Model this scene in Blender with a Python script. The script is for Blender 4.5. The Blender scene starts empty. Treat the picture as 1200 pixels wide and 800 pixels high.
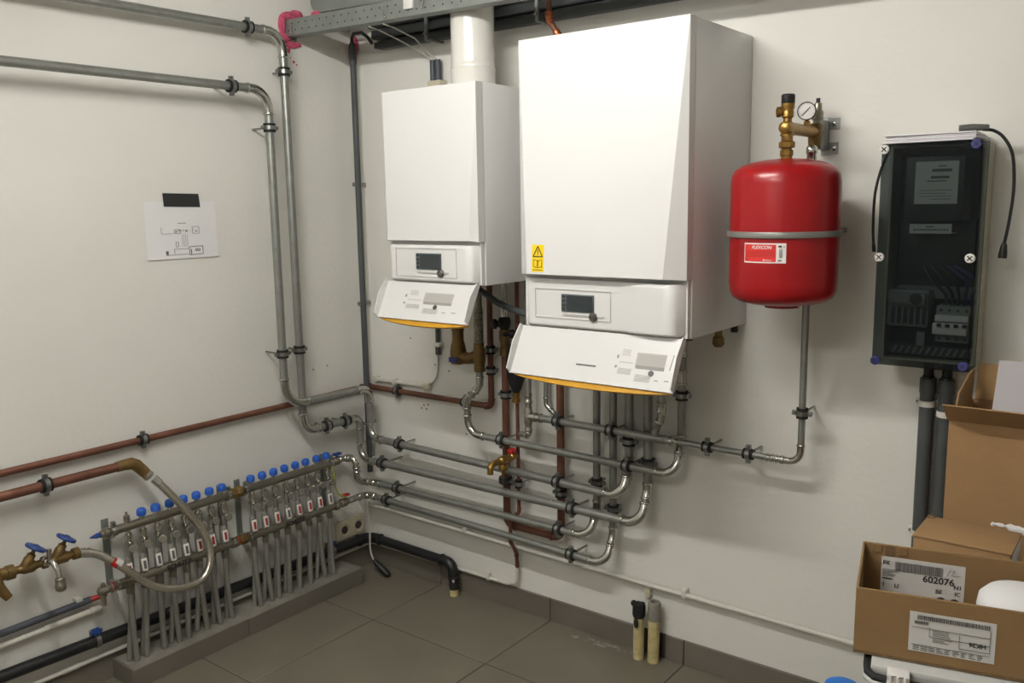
import bpy, bmesh, math, random
from mathutils import Vector, Matrix
random.seed(7)

# ------------------------------------------------------------------ camera, light, exposure
scene = bpy.context.scene
COL = scene.collection
scene.view_settings.view_transform = 'Standard'
scene.view_settings.look = 'None'
scene.view_settings.gamma = 1.0
scene.view_settings.use_curve_mapping = False
scene.view_settings.exposure = 0.08

cam_d = bpy.data.cameras.new('camera')
cam = bpy.data.objects.new('camera', cam_d)
COL.objects.link(cam)
cam_d.sensor_fit = 'HORIZONTAL'
cam_d.sensor_width = 36.0
cam_d.lens = 30.90
cam_d.clip_start = 0.05
yaw, pitch, roll = -0.657193, -0.1559, 0.016306
fw = Vector((math.sin(yaw)*math.cos(pitch), math.cos(yaw)*math.cos(pitch), math.sin(pitch)))
rt = Vector((math.cos(yaw), -math.sin(yaw), 0.0))
dn = -(rt.cross(fw))
r2 = rt*math.cos(roll) + dn*math.sin(roll)
d2 = -rt*math.sin(roll) + dn*math.cos(roll)
cm = Matrix.Identity(4)
for i in range(3):
    cm[i][0] = r2[i]; cm[i][1] = -d2[i]; cm[i][2] = -fw[i]
cm[0][3], cm[1][3], cm[2][3] = 3.0134, -2.7729, 1.6924
cam.matrix_world = cm
scene.camera = cam

world = bpy.data.worlds.new('room_air')
scene.world = world
world.use_nodes = True
world.node_tree.nodes['Background'].inputs[0].default_value = (1.0, 0.96, 0.9, 1)
world.node_tree.nodes['Background'].inputs[1].default_value = 0.02

LAMP_Z = 2.665
LAMPS = [(1.50, -1.80, 'white fluorescent ceiling batten nearest the boilers'), (2.05, -3.25, 'white fluorescent batten added as fill light, farther from the boilers')]  # second batten is unseen, added over the back of the room as fill
LAMP_POWER = (172.0, 78.0)
ROOM_X, ROOM_Y, ROOM_Z = 3.75, -4.0, 2.78

# ------------------------------------------------------------------ materials
def lin(c):
    c = c/255.0
    return c/12.92 if c <= 0.04045 else ((c+0.055)/1.055)**2.4
def rgb(r, g, b): return (lin(r), lin(g), lin(b), 1.0)
MATS = {}
def mat(name, col, rough=0.5, metal=0.0, var=0.0, scale=8.0, bump=0.0, bscale=60.0, spec=0.5, stretch=None, coat=0.0):
    m = bpy.data.materials.new(name); m.use_nodes = True
    nt = m.node_tree; b = nt.nodes['Principled BSDF']
    b.inputs['Base Color'].default_value = col
    b.inputs['Roughness'].default_value = rough
    b.inputs['Metallic'].default_value = metal
    b.inputs['Specular IOR Level'].default_value = spec
    b.inputs['Coat Weight'].default_value = coat
    if var > 0 or bump > 0:
        tc = nt.nodes.new('ShaderNodeTexCoord')
        mp = nt.nodes.new('ShaderNodeMapping')
        nt.links.new(tc.outputs['Object'], mp.inputs['Vector'])
        if stretch: mp.inputs['Scale'].default_value = stretch
    if var > 0:
        n = nt.nodes.new('ShaderNodeTexNoise'); n.inputs['Scale'].default_value = scale; n.inputs['Detail'].default_value = 5
        nt.links.new(mp.outputs[0], n.inputs['Vector'])
        r = nt.nodes.new('ShaderNodeValToRGB')
        r.color_ramp.elements[0].position = 0.3; r.color_ramp.elements[1].position = 0.7
        r.color_ramp.elements[0].color = tuple(c*(1-var) for c in col[:3])+(1,)
        r.color_ramp.elements[1].color = tuple(min(1, c*(1+var)) for c in col[:3])+(1,)
        nt.links.new(n.outputs['Fac'], r.inputs['Fac']); nt.links.new(r.outputs[0], b.inputs['Base Color'])
    if bump > 0:
        n2 = nt.nodes.new('ShaderNodeTexNoise'); n2.inputs['Scale'].default_value = bscale; n2.inputs['Detail'].default_value = 4
        nt.links.new(mp.outputs[0], n2.inputs['Vector'])
        bp = nt.nodes.new('ShaderNodeBump'); bp.inputs['Strength'].default_value = bump; bp.inputs['Distance'].default_value = 0.01
        nt.links.new(n2.outputs['Fac'], bp.inputs['Height']); nt.links.new(bp.outputs[0], b.inputs['Normal'])
    MATS[name] = m
    return m
mat('plaster', rgb(222, 220, 213), 0.85, var=0.03, scale=1.6, bump=0.12, bscale=45, spec=0.25)
mat('grey_paint', rgb(188, 186, 180), 0.85, var=0.03, scale=1.6)
mat('ceiling_paint', rgb(206, 204, 198), 0.9, var=0.02, scale=2)
mat('tile', rgb(114, 108, 95), 0.42, var=0.10, scale=3.5, bump=0.05, bscale=30)
mat('tile_skirting', rgb(108, 102, 92), 0.45, var=0.08, scale=5, bump=0.04, bscale=40)
mat('grout', rgb(62, 57, 52), 0.9, var=0.15, scale=30)
mat('concrete', rgb(128, 124, 114), 0.9, var=0.18, scale=14, bump=0.4, bscale=70)
mat('mortar', rgb(146, 140, 129), 0.95, var=0.15, scale=30, bump=0.5, bscale=90)
mat('galvanised', rgb(150, 151, 146), 0.40, metal=0.7, var=0.10, scale=30, stretch=(1, 1, 1))
mat('press_steel', rgb(196, 196, 190), 0.17, metal=1.0, var=0.06, scale=40)
mat('chrome', rgb(205, 203, 196), 0.16, metal=1.0, var=0.05, scale=50)
mat('dull_nickel', rgb(150, 145, 130), 0.36, metal=0.85, var=0.12, scale=40)
mat('bar_steel', rgb(142, 137, 124), 0.3, metal=0.85, var=0.08, scale=14)
mat('copper', rgb(118, 78, 63), 0.48, metal=0.5, var=0.28, scale=9)
mat('copper_bright', rgb(188, 112, 76), 0.3, metal=0.9, var=0.15, scale=20)
mat('brass', rgb(150, 118, 62), 0.34, metal=0.85, var=0.14, scale=30)
mat('brass_dull', rgb(120, 96, 56), 0.48, metal=0.6, var=0.2, scale=30)
mat('clamp_metal', rgb(150, 152, 149), 0.3, metal=0.95, var=0.08, scale=50)
mat('rubber', rgb(22, 22, 23), 0.75)
mat('black_plastic', rgb(24, 24, 25), 0.5, var=0.1, scale=20)
mat('drain_black', rgb(26, 27, 29), 0.42, var=0.15, scale=10)
mat('conduit_dark', rgb(70, 73, 74), 0.55, var=0.12, scale=12)
mat('conduit_bluegrey', rgb(72, 75, 84), 0.5, var=0.12, scale=12)
mat('tray_dark', rgb(48, 51, 51), 0.5, var=0.15, scale=10)
mat('white_pvc', rgb(205, 202, 192), 0.45, var=0.05, scale=10)
mat('boiler_white', rgb(218, 217, 215), 0.32, var=0.012, scale=4)
mat('boiler_shadow_gap', rgb(120, 118, 114), 0.6)
mat('flue_white', rgb(216, 214, 207), 0.22, coat=0.2)
mat('amber_plastic', rgb(206, 152, 34), 0.4)
mat('screen', rgb(46, 52, 54), 0.22)
mat('screen_bezel', rgb(74, 80, 82), 0.35)
mat('knob_dark', rgb(84, 82, 80), 0.35, metal=0.4)
mat('print_grey', rgb(150, 147, 143), 0.7)
mat('seam_grey', rgb(196, 194, 190), 0.6)
mat('print_mid', rgb(182, 179, 174), 0.7)
mat('ink', rgb(38, 37, 37), 0.7)
mat('ink_soft', rgb(92, 90, 88), 0.7)
mat('sticker_yellow', rgb(240, 205, 20), 0.5)
mat('red_enamel', rgb(146, 12, 18), 0.3, var=0.03, scale=6, coat=0.1, spec=0.4)
mat('label_red', rgb(206, 46, 42), 0.5)
mat('label_white', rgb(226, 222, 218), 0.6)
mat('band_grey', rgb(140, 140, 136), 0.4, metal=0.5)
mat('cardboard', rgb(150, 118, 80), 0.85, var=0.06, scale=8, bump=0.1, bscale=50)
mat('cardboard_brown_shaded', rgb(134, 105, 68), 0.85, var=0.06, scale=8, bump=0.1, bscale=50)  # browner board for the open carton, its shaded front put into the colour
mat('cardboard_inside', rgb(164, 130, 88), 0.85, var=0.06, scale=8)
mat('cardboard_edge', rgb(112, 88, 60), 0.9, var=0.2, scale=60)
mat('paper', rgb(226, 225, 225), 0.8, var=0.02, scale=4)
mat('paper_lilac', rgb(206, 202, 206), 0.8, var=0.03, scale=5)
mat('label_paper', rgb(204, 202, 198), 0.7, var=0.03, scale=8)
mat('dial_grey', rgb(136, 132, 122), 0.3, metal=0.5)
mat('tape_black', rgb(36, 37, 38), 0.5, var=0.1, scale=20)
mat('blue_cap', rgb(38, 92, 190), 0.42, var=0.08, scale=30)
mat('blue_handle', rgb(34, 62, 130), 0.45, var=0.15, scale=30)
mat('red_handle', rgb(170, 32, 34), 0.45)
mat('flow_white', rgb(218, 214, 206), 0.45)
mat('flow_red', rgb(150, 40, 40), 0.5)
mat('loop_grey', rgb(124, 122, 114), 0.5, var=0.08, scale=14)
mat('pink_foam', rgb(196, 84, 112), 0.9, var=0.2, scale=30, bump=0.7, bscale=80)
mat('yellow_foam', rgb(190, 176, 126), 0.85, var=0.2, scale=30, bump=0.5, bscale=70)
mat('socket_beige', rgb(200, 192, 170), 0.5, var=0.04, scale=12)
mat('meter_beige', rgb(170, 166, 148), 0.55, var=0.05, scale=12)
mat('meter_dark', rgb(44, 48, 48), 0.5)
mat('meter_grey', rgb(128, 132, 130), 0.5)
mat('board_dark', rgb(58, 62, 60), 0.6)
mat('wire_black', rgb(28, 28, 30), 0.5)
mat('wire_blue', rgb(40, 48, 96), 0.5)
mat('wire_yellowgreen', rgb(150, 156, 60), 0.5)
mat('cable_white', rgb(190, 186, 174), 0.5)
mat('screw_blue', rgb(48, 52, 120), 0.45)
mat('galv_sheet', rgb(132, 136, 132), 0.5, metal=0.45, var=0.08, scale=18)
mat('hole_dark', rgb(30, 31, 31), 0.8)
mat('wood_top', rgb(150, 120, 84), 0.6, var=0.15, scale=6, stretch=(1, 8, 1))
mat('crate_clear', rgb(190, 190, 186), 0.35)
mat('blue_lid', rgb(40, 116, 200), 0.4)
mat('dark_brown_edge', rgb(70, 56, 40), 0.8)

# braided hose: fine diagonal weave relief
def braided():
    m = mat('braid', rgb(196, 192, 180), 0.24, metal=0.95)
    nt = m.node_tree; b = nt.nodes['Principled BSDF']
    tc = nt.nodes.new('ShaderNodeTexCoord')
    w = nt.nodes.new('ShaderNodeTexVoronoi'); w.inputs['Scale'].default_value = 260
    nt.links.new(tc.outputs['Object'], w.inputs['Vector'])
    bp = nt.nodes.new('ShaderNodeBump'); bp.inputs['Strength'].default_value = 0.16; bp.inputs['Distance'].default_value = 0.002
    nt.links.new(w.outputs['Distance'], bp.inputs['Height']); nt.links.new(bp.outputs[0], b.inputs['Normal'])
braided()
# smoked clear lid of the meter cabinet
def smoked():
    m = bpy.data.materials.new('smoked_clear'); m.use_nodes = True; nt = m.node_tree
    for n in list(nt.nodes): nt.nodes.remove(n)
    out = nt.nodes.new('ShaderNodeOutputMaterial'); mx = nt.nodes.new('ShaderNodeMixShader')
    tr = nt.nodes.new('ShaderNodeBsdfTransparent'); tr.inputs[0].default_value = (0.66, 0.69, 0.69, 1)
    pr = nt.nodes.new('ShaderNodeBsdfPrincipled'); pr.inputs['Base Color'].default_value = rgb(40, 44, 46); pr.inputs['Roughness'].default_value = 0.12
    mx.inputs[0].default_value = 0.16
    nt.links.new(tr.outputs[0], mx.inputs[1]); nt.links.new(pr.outputs[0], mx.inputs[2]); nt.links.new(mx.outputs[0], out.inputs[0])
    MATS['smoked_clear'] = m
smoked()
def emit(name, col, s):
    m = bpy.data.materials.new(name); m.use_nodes = True; nt = m.node_tree
    b = nt.nodes['Principled BSDF']; b.inputs['Base Color'].default_value = col
    b.inputs['Emission Color'].default_value = col; b.inputs['Emission Strength'].default_value = s
    MATS[name] = m
for k_, p_ in enumerate(LAMP_POWER): emit('tube_light_%d' % k_, (1.0, 0.985, 0.94, 1), p_)

# ------------------------------------------------------------------ mesh builder
def V(*a): return Vector(a[0]) if len(a) == 1 else Vector(a)
def basis(axis):
    a = axis.normalized()
    h = Vector((0, 0, 1)) if abs(a.z) < 0.9 else Vector((1, 0, 0))
    u = h.cross(a).normalized(); v = a.cross(u).normalized()
    return a, u, v
class Fr:
    """a flat frame: origin, right, up and outward normal"""
    def __init__(s, o, u, v): s.o = V(o); s.u = V(u).normalized(); s.v = V(v).normalized(); s.n = s.u.cross(s.v).normalized()
    def p(s, a, b, c=0.0): return s.o + s.u*a + s.v*b + s.n*c
class MB:
    def __init__(s): s.v = []; s.f = []
    def add(s, vs, fs):
        k = len(s.v); s.v += [V(p) for p in vs]; s.f += [tuple(i+k for i in f) for f in fs]; return s
    def box(s, lo, hi, bev=0.0, seg=2):
        return s.fbox(Fr((0, 0, 0), (1, 0, 0), (0, 1, 0)), lo, hi, bev, seg)
    def fbox(s, fr, lo, hi, bev=0.0, seg=2):
        c = [(x, y, z) for z in (lo[2], hi[2]) for y in (lo[1], hi[1]) for x in (lo[0], hi[0])]
        fs = [(0, 2, 3, 1), (4, 5, 7, 6), (0, 1, 5, 4), (2, 6, 7, 3), (0, 4, 6, 2), (1, 3, 7, 5)]
        if bev <= 0: return s.add([fr.p(*q) for q in c], fs)
        bm = bmesh.new(); vs = [bm.verts.new(q) for q in c]
        for f in fs: bm.faces.new([vs[i] for i in f])
        bmesh.ops.bevel(bm, geom=list(bm.edges), offset=bev, segments=seg, profile=0.5, affect='EDGES')
        bm.verts.index_update()
        s.add([fr.p(*v.co) for v in bm.verts], [tuple(v.index for v in f.verts) for f in bm.faces]); bm.free()
        return s
    def cyl(s, p0, p1, r0, r1=None, seg=16, caps=True):
        r1 = r0 if r1 is None else r1
        return s.lathe(p0, V(p1)-V(p0), [(r0, 0), (r1, (V(p1)-V(p0)).length)], seg, caps)
    def lathe(s, p0, axis, prof, seg=20, caps=True):
        """prof: list of (radius, distance along the axis)"""
        a, u, v = basis(V(axis)); p0 = V(p0); k = len(s.v)
        for r, h in prof:
            for i in range(seg):
                t = 2*math.pi*i/seg
                s.v.append(p0 + a*h + (u*math.cos(t)+v*math.sin(t))*max(r, 1e-5))
        for j in range(len(prof)-1):
            for i in range(seg):
                i2 = (i+1) % seg
                s.f.append((k+j*seg+i, k+j*seg+i2, k+(j+1)*seg+i2, k+(j+1)*seg+i))
        if caps:
            s.f.append(tuple(k+i for i in reversed(range(seg))))
            e = k+(len(prof)-1)*seg
            s.f.append(tuple(e+i for i in range(seg)))
        return s
    def tube(s, pts, r, seg=12, caps=True):
        pts = [V(p) for p in pts]; n = len(pts); k = len(s.v)
        rr = r if isinstance(r, (list, tuple)) else [r]*n
        tg = [(pts[min(i+1, n-1)]-pts[max(i-1, 0)]).normalized() for i in range(n)]
        a, u, v = basis(tg[0])
        for i in range(n):
            if i: u = (u - tg[i]*u.dot(tg[i])).normalized()
            w = tg[i].cross(u)
            for j in range(seg):
                t = 2*math.pi*j/seg
                s.v.append(pts[i] + (u*math.cos(t)+w*math.sin(t))*rr[i])
        for i in range(n-1):
            for j in range(seg):
                j2 = (j+1) % seg
                s.f.append((k+i*seg+j, k+i*seg+j2, k+(i+1)*seg+j2, k+(i+1)*seg+j))
        if caps:
            s.f.append(tuple(k+j for j in reversed(range(seg)))); e = k+(n-1)*seg
            s.f.append(tuple(e+j for j in range(seg)))
        return s
    def prism(s, fr, poly, c0, c1):
        n = len(poly)
        vs = [fr.p(a, b, c0) for a, b in poly]+[fr.p(a, b, c1) for a, b in poly]
        fs = [tuple(reversed(range(n))), tuple(range(n, 2*n))]+[(i, (i+1) % n, n+(i+1) % n, n+i) for i in range(n)]
        return s.add(vs, fs)
    def rect(s, fr, a0, b0, a1, b1, h=0.0008):
        return s.fbox(fr, (a0, b0, 0.0), (a1, b1, h))
    def line(s, fr, a0, b0, a1, b1, w=0.0012, h=0.0008):
        d = Vector((a1-a0, b1-b0)); L = d.length
        if L < 1e-6: return s
        d /= L; q = Vector((-d.y, d.x))*w/2
        return s.prism(fr, [(a0-q.x, b0-q.y), (a1-q.x, b1-q.y), (a1+q.x, b1+q.y), (a0+q.x, b0+q.y)], 0.0, h)
    def ball(s, c, r, sc=(1, 1, 1), nu=14, nv=8):
        c = V(c); k = len(s.v)
        for i in range(nv+1):
            ph = math.pi*i/nv - math.pi/2
            for j in range(nu):
                th = 2*math.pi*j/nu
                s.v.append(c + Vector((r*sc[0]*math.cos(ph)*math.cos(th), r*sc[1]*math.cos(ph)*math.sin(th), r*sc[2]*math.sin(ph))))
        for i in range(nv):
            for j in range(nu):
                j2 = (j+1) % nu
                s.f.append((k+i*nu+j, k+i*nu+j2, k+(i+1)*nu+j2, k+(i+1)*nu+j))
        return s
    def wobble(s, amt):
        for i in range(len(s.v)): s.v[i] = s.v[i] + Vector((random.uniform(-amt, amt), random.uniform(-amt, amt), random.uniform(-amt, amt)))
        return s
    def mesh(s, name, material, org, ang=38):
        me = bpy.data.meshes.new(name)
        me.from_pydata([tuple(p-org) for p in s.v], [], s.f)
        me.validate(); me.update()
        bm = bmesh.new(); bm.from_mesh(me); bmesh.ops.recalc_face_normals(bm, faces=bm.faces); bm.to_mesh(me); bm.free()
        for p in me.polygons: p.use_smooth = True
        me.set_sharp_from_angle(angle=math.radians(ang))
        me.materials.append(MATS[material])
        return me
def root_of(o):
    while o.parent: o = o.parent
    return o
def tag(o, label=None, cat=None, group=None, kind=None):
    if label: o['label'] = label
    if cat: o['category'] = cat
    if group: o['group'] = group
    if kind: o['kind'] = kind
    return o
def part(name, mb, material, parent, label=None, ang=38):
    org = Vector(root_of(parent)['_org'])
    o = bpy.data.objects.new(name, mb.mesh(name, material, org, ang)); COL.objects.link(o); o.parent = parent
    if label: o['label'] = label
    if name in ('printed_plan', 'printed_notes', 'printed_lines', 'printed_blocks', 'label_lettering', 'label_lines', 'barcode', 'meter_print', 'label_print', 'dark_print', 'fine_lines', 'base_ribs', 'lettering', 'small_print', 'pencil_note', 'needle'): o['kind'] = 'stuff'
    return o
def single(name, mb, material, label, cat, group=None, kind=None, ang=38):
    lo = Vector((min(p.x for p in mb.v), min(p.y for p in mb.v), min(p.z for p in mb.v)))
    hi = Vector((max(p.x for p in mb.v), max(p.y for p in mb.v), max(p.z for p in mb.v)))
    org = (lo+hi)/2; org.z = lo.z
    o = bpy.data.objects.new(name, mb.mesh(name, material, org, ang)); COL.objects.link(o); o.location = org
    o['_org'] = tuple(org)
    return tag(o, label, cat, group, kind)
def thing(name, label, cat, loc, group=None):
    o = bpy.data.objects.new(name, None); COL.objects.link(o); o.location = loc
    o.empty_display_size = 0.05
    o['_org'] = tuple(loc)
    return tag(o, label, cat, group)
def struct(name, mb, material):
    o = bpy.data.objects.new(name, mb.mesh(name, material, Vector((0, 0, 0)))); COL.objects.link(o)
    o['_org'] = (0.0, 0.0, 0.0); o['kind'] = 'structure'
    return o
def text_mb(body, size, place, align='LEFT', shear=0.0, bold=0.0, mb=None):
    """place(x, y) -> world point"""
    cu = bpy.data.curves.new('lettering', 'FONT'); cu.body = body; cu.size = size; cu.align_x = align; cu.shear = shear; cu.offset = bold
    cu.resolution_u = 3
    ob = bpy.data.objects.new('lettering', cu); COL.objects.link(ob)
    dg = bpy.context.evaluated_depsgraph_get(); me = bpy.data.meshes.new_from_object(ob.evaluated_get(dg))
    mb = mb or MB()
    mb.add([place(v.co.x, v.co.y) for v in me.vertices], [tuple(p.vertices) for p in me.polygons])
    bpy.data.objects.remove(ob); bpy.data.curves.remove(cu); bpy.data.meshes.remove(me)
    return mb

# ------------------------------------------------------------------ the room
PL = MB().box((-0.12, ROOM_Y-0.12, -0.12), (0.0, 0.12, ROOM_Z)); wall_left = struct('wall_left', PL, 'plaster')
wall_back = struct('wall_back', MB().box((0.0, 0.0, -0.12), (ROOM_X, 0.12, ROOM_Z)), 'plaster')
struct('wall_right', MB().box((ROOM_X, ROOM_Y-0.12, -0.12), (ROOM_X+0.12, 0.12, ROOM_Z)), 'grey_paint')
struct('wall_front', MB().box((0.0, ROOM_Y-0.12, -0.12), (ROOM_X, ROOM_Y, ROOM_Z)), 'grey_paint')
struct('ceiling', MB().box((-0.12, ROOM_Y-0.12, ROOM_Z), (ROOM_X+0.12, 0.12, ROOM_Z+0.12)), 'ceiling_paint')
floor = struct('floor', MB().box((0, ROOM_Y, -0.12), (ROOM_X, 0, -0.0015)), 'grout')
def edges(first, step, lo, hi):
    e = [lo]; k = first
    while k < lo+0.01: k += step
    while k < hi-0.01: e.append(k); k += step
    return e+[hi]
ex = edges(0.456-0.6, 0.6, 0.0, ROOM_X); ey = edges(-0.43-0.6*8, 0.6, ROOM_Y, 0.0)
shared = {}
for i in range(len(ex)-1):
    for j in range(len(ey)-1):
        w, h = round(ex[i+1]-ex[i]-0.004, 4), round(ey[j+1]-ey[j]-0.004, 4)
        if (w, h) not in shared:
            shared[(w, h)] = MB().box((0, 0, -0.012), (w, h, 0.0), 0.0012, 1).mesh('floor_tile', 'tile', Vector((0, 0, 0)))
        o = bpy.data.objects.new('floor_tile', shared[(w, h)]); COL.objects.link(o); o.parent = floor
        o.location = (ex[i]+0.002, ey[j]+0.002, random.uniform(-0.0004, 0.0004))
bb = struct('baseboard_back', MB().box((0.0, -0.006, 0.0), (ROOM_X, 0.0, 0.094)), 'grout')
bl = struct('baseboard_left', MB().box((0.0, ROOM_Y, 0.0), (0.006, -0.011, 0.094)), 'grout')
for i in range(len(ex)-1):
    a, b = ex[i], ex[i+1]
    for a2, b2 in ([(a, b)] if not (a < 1.5 < b) else [(a, 1.468), (1.578, b)]):
        part('skirting_tile', MB().box((a2+0.002, -0.011, 0.0), (b2-0.002, 0.0, 0.095), 0.0015, 1), 'tile_skirting', bb)
for j in range(len(ey)-1):
    part('skirting_tile', MB().box((0.0, ey[j]+0.002, 0.0), (0.011, min(ey[j+1]-0.002, -0.012), 0.095), 0.0015, 1), 'tile_skirting', bl)
# drilled holes and scuffs left in the plaster
for x, z in ((0.306, 1.11), (0.45, 1.005), (0.36, 0.80), (0.375, 0.815), (0.39, 0.80), (0.40, 0.82), (0.53, 0.985), (0.95, 0.93), (1.0, 2.395), (0.62, 0.72)):
    part('drill_hole', MB().cyl((x, -0.0006, z), (x, 0.001, z), 0.0042, seg=10), 'ink_soft', wall_back)
for y, z in ((-0.30, 0.985), (-0.22, 0.99), (-0.36, 0.98)):
    part('drill_hole', MB().cyl((0.0006, y, z), (-0.001, y, z), 0.004, seg=10), 'ink_soft', wall_left)
# crumbs of mortar at the two stubs
mm = MB()
for k in range(26):
    x = random.uniform(1.2, 1.46); y = -0.035-abs(random.gauss(0, 0.02)); mm.ball((x, y, 0.0), random.uniform(0.003, 0.012), (1.6, 1.2, 0.12), 8, 4)
single('mortar_smear', mm.wobble(0.0008), 'mortar', 'pale mortar crumbs smeared on the floor along the skirting', 'mortar', kind='stuff')
# the ceiling lamp that lights the corner, and the added fill lamp
for k_, (LAMP_X, LAMP_Y, lab) in enumerate(LAMPS):
    lp = thing('ceiling_lamp', lab, 'lamp', (LAMP_X, LAMP_Y, ROOM_Z), 'ceiling battens')
    part('housing', MB().box((LAMP_X-0.66, LAMP_Y-0.05, LAMP_Z+0.035), (LAMP_X+0.66, LAMP_Y+0.05, ROOM_Z), 0.006), 'boiler_white', lp)
    part('tube', MB().cyl((LAMP_X-0.60, LAMP_Y, LAMP_Z), (LAMP_X+0.60, LAMP_Y, LAMP_Z), 0.019, seg=12), 'tube_light_%d' % k_, lp)
    for sx in (-1, 1):
        part('socket', MB().box((LAMP_X+sx*0.63-0.03, LAMP_Y-0.022, LAMP_Z-0.024), (LAMP_X+sx*0.63+0.03, LAMP_Y+0.022, LAMP_Z+0.04), 0.004), 'boiler_white', lp)

# ------------------------------------------------------------------ pipe helpers
def fillet(pts, bend):
    """straight pieces and arcs of a polyline whose corners are rounded with radius bend"""
    pts = [V(p) for p in pts]; straights = []; arcs = []; cur = pts[0]
    for i in range(1, len(pts)-1):
        a = (pts[i-1]-pts[i]).normalized(); b = (pts[i+1]-pts[i]).normalized()
        ang = math.pi - a.angle(b)
        br = bend[i-1] if isinstance(bend, (list, tuple)) else bend
        t = min(br*math.tan(ang/2), 0.48*(pts[i-1]-pts[i]).length, 0.48*(pts[i+1]-pts[i]).length)
        br2 = t/math.tan(ang/2); c = pts[i] + (a+b).normalized()*(br2/math.cos(ang/2))
        p0 = pts[i]+a*t; p1 = pts[i]+b*t; n = max(3, int(ang/0.2))
        e0 = (p0-c); e1 = (p1-c); arc = []
        for k in range(n+1):
            w = k/n; sn = math.sin(ang)
            arc.append(c + e0*(math.sin((1-w)*ang)/sn) + e1*(math.sin(w*ang)/sn))
        straights.append((cur, p0)); arcs.append((arc, -a, b, ang)); cur = p1
    straights.append((cur, pts[-1]))
    return straights, arcs
def pipe_run(parent, pts, r, bend=0.05, pm='galvanised', em='press_steel', sleeve=0.022, fit=1.1):
    st, ar = fillet(pts, bend)
    for a, b in st:
        if (b-a).length > 0.004: part('pipe', MB().cyl(a, b, r, seg=16), pm, parent)
    for arc, d0, d1, ang in ar:
        mb = MB()
        if sleeve:
            a0 = arc[0]-d0*sleeve; a1 = arc[-1]+d1*sleeve
            mb.tube([a0]+arc+[a1], r*fit, 16)
            for p, d in ((a0, d0), (a1, -d1)):
                mb.lathe(p, d, [(r*fit, 0), (r*1.26, 0.002), (r*1.30, 0.005), (r*1.26, 0.008), (r*fit, 0.010)], 16, False)
        else:
            mb.tube(arc, r, 16)
        part('elbow', mb, em, parent)
def clamp(pos, axis, r, wall, dist, label, long_ear=True):
    """rubber-lined pipe clamp on a threaded rod fixed to the wall"""
    pos = V(pos); a = V(axis).normalized(); w = V(wall).normalized(); e = a.cross(w).normalized()
    t = thing('pipe_clamp', label, 'pipe clamp', pos, 'rubber lined pipe clamps')
    part('rubber_lining', MB().lathe(pos-a*0.0165, a, [(r+0.0012, 0), (r+0.0072, 0.0), (r+0.0072, 0.033), (r+0.0012, 0.033)], 18, False), 'rubber', t)
    mb = MB().lathe(pos-a*0.008, a, [(r+0.0065, 0), (r+0.0092, 0.001), (r+0.0092, 0.015), (r+0.0065, 0.016)], 18, False)
    part('band', mb, 'clamp_metal', t)
    for s in (-1, 1):
        fr = Fr(pos+e*s*(r+0.0075), e*s, a)
        q = MB().fbox(fr, (0, -0.0075, -0.006), (0.012, 0.0075, -0.0015)).fbox(fr, (0, -0.0075, 0.0015), (0.012, 0.0075, 0.006))
        q.cyl(fr.p(0.007, 0, -0.012), fr.p(0.007, 0, 0.011), 0.0042, seg=8)
        part('ear', q, 'clamp_metal', t)
    part('rod', MB().cyl(pos+w*(r+0.004), pos+w*dist, 0.004, seg=8).cyl(pos+w*(r+0.004), pos+w*(r+0.018), 0.0075, seg=6), 'clamp_metal', t)
    return t
X, Y, Zz = Vector((1, 0, 0)), Vector((0, 1, 0)), Vector((0, 0, 1))
TOW_L = Vector((-1, 0, 0)); TOW_B = Vector((0, 1, 0))

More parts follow.
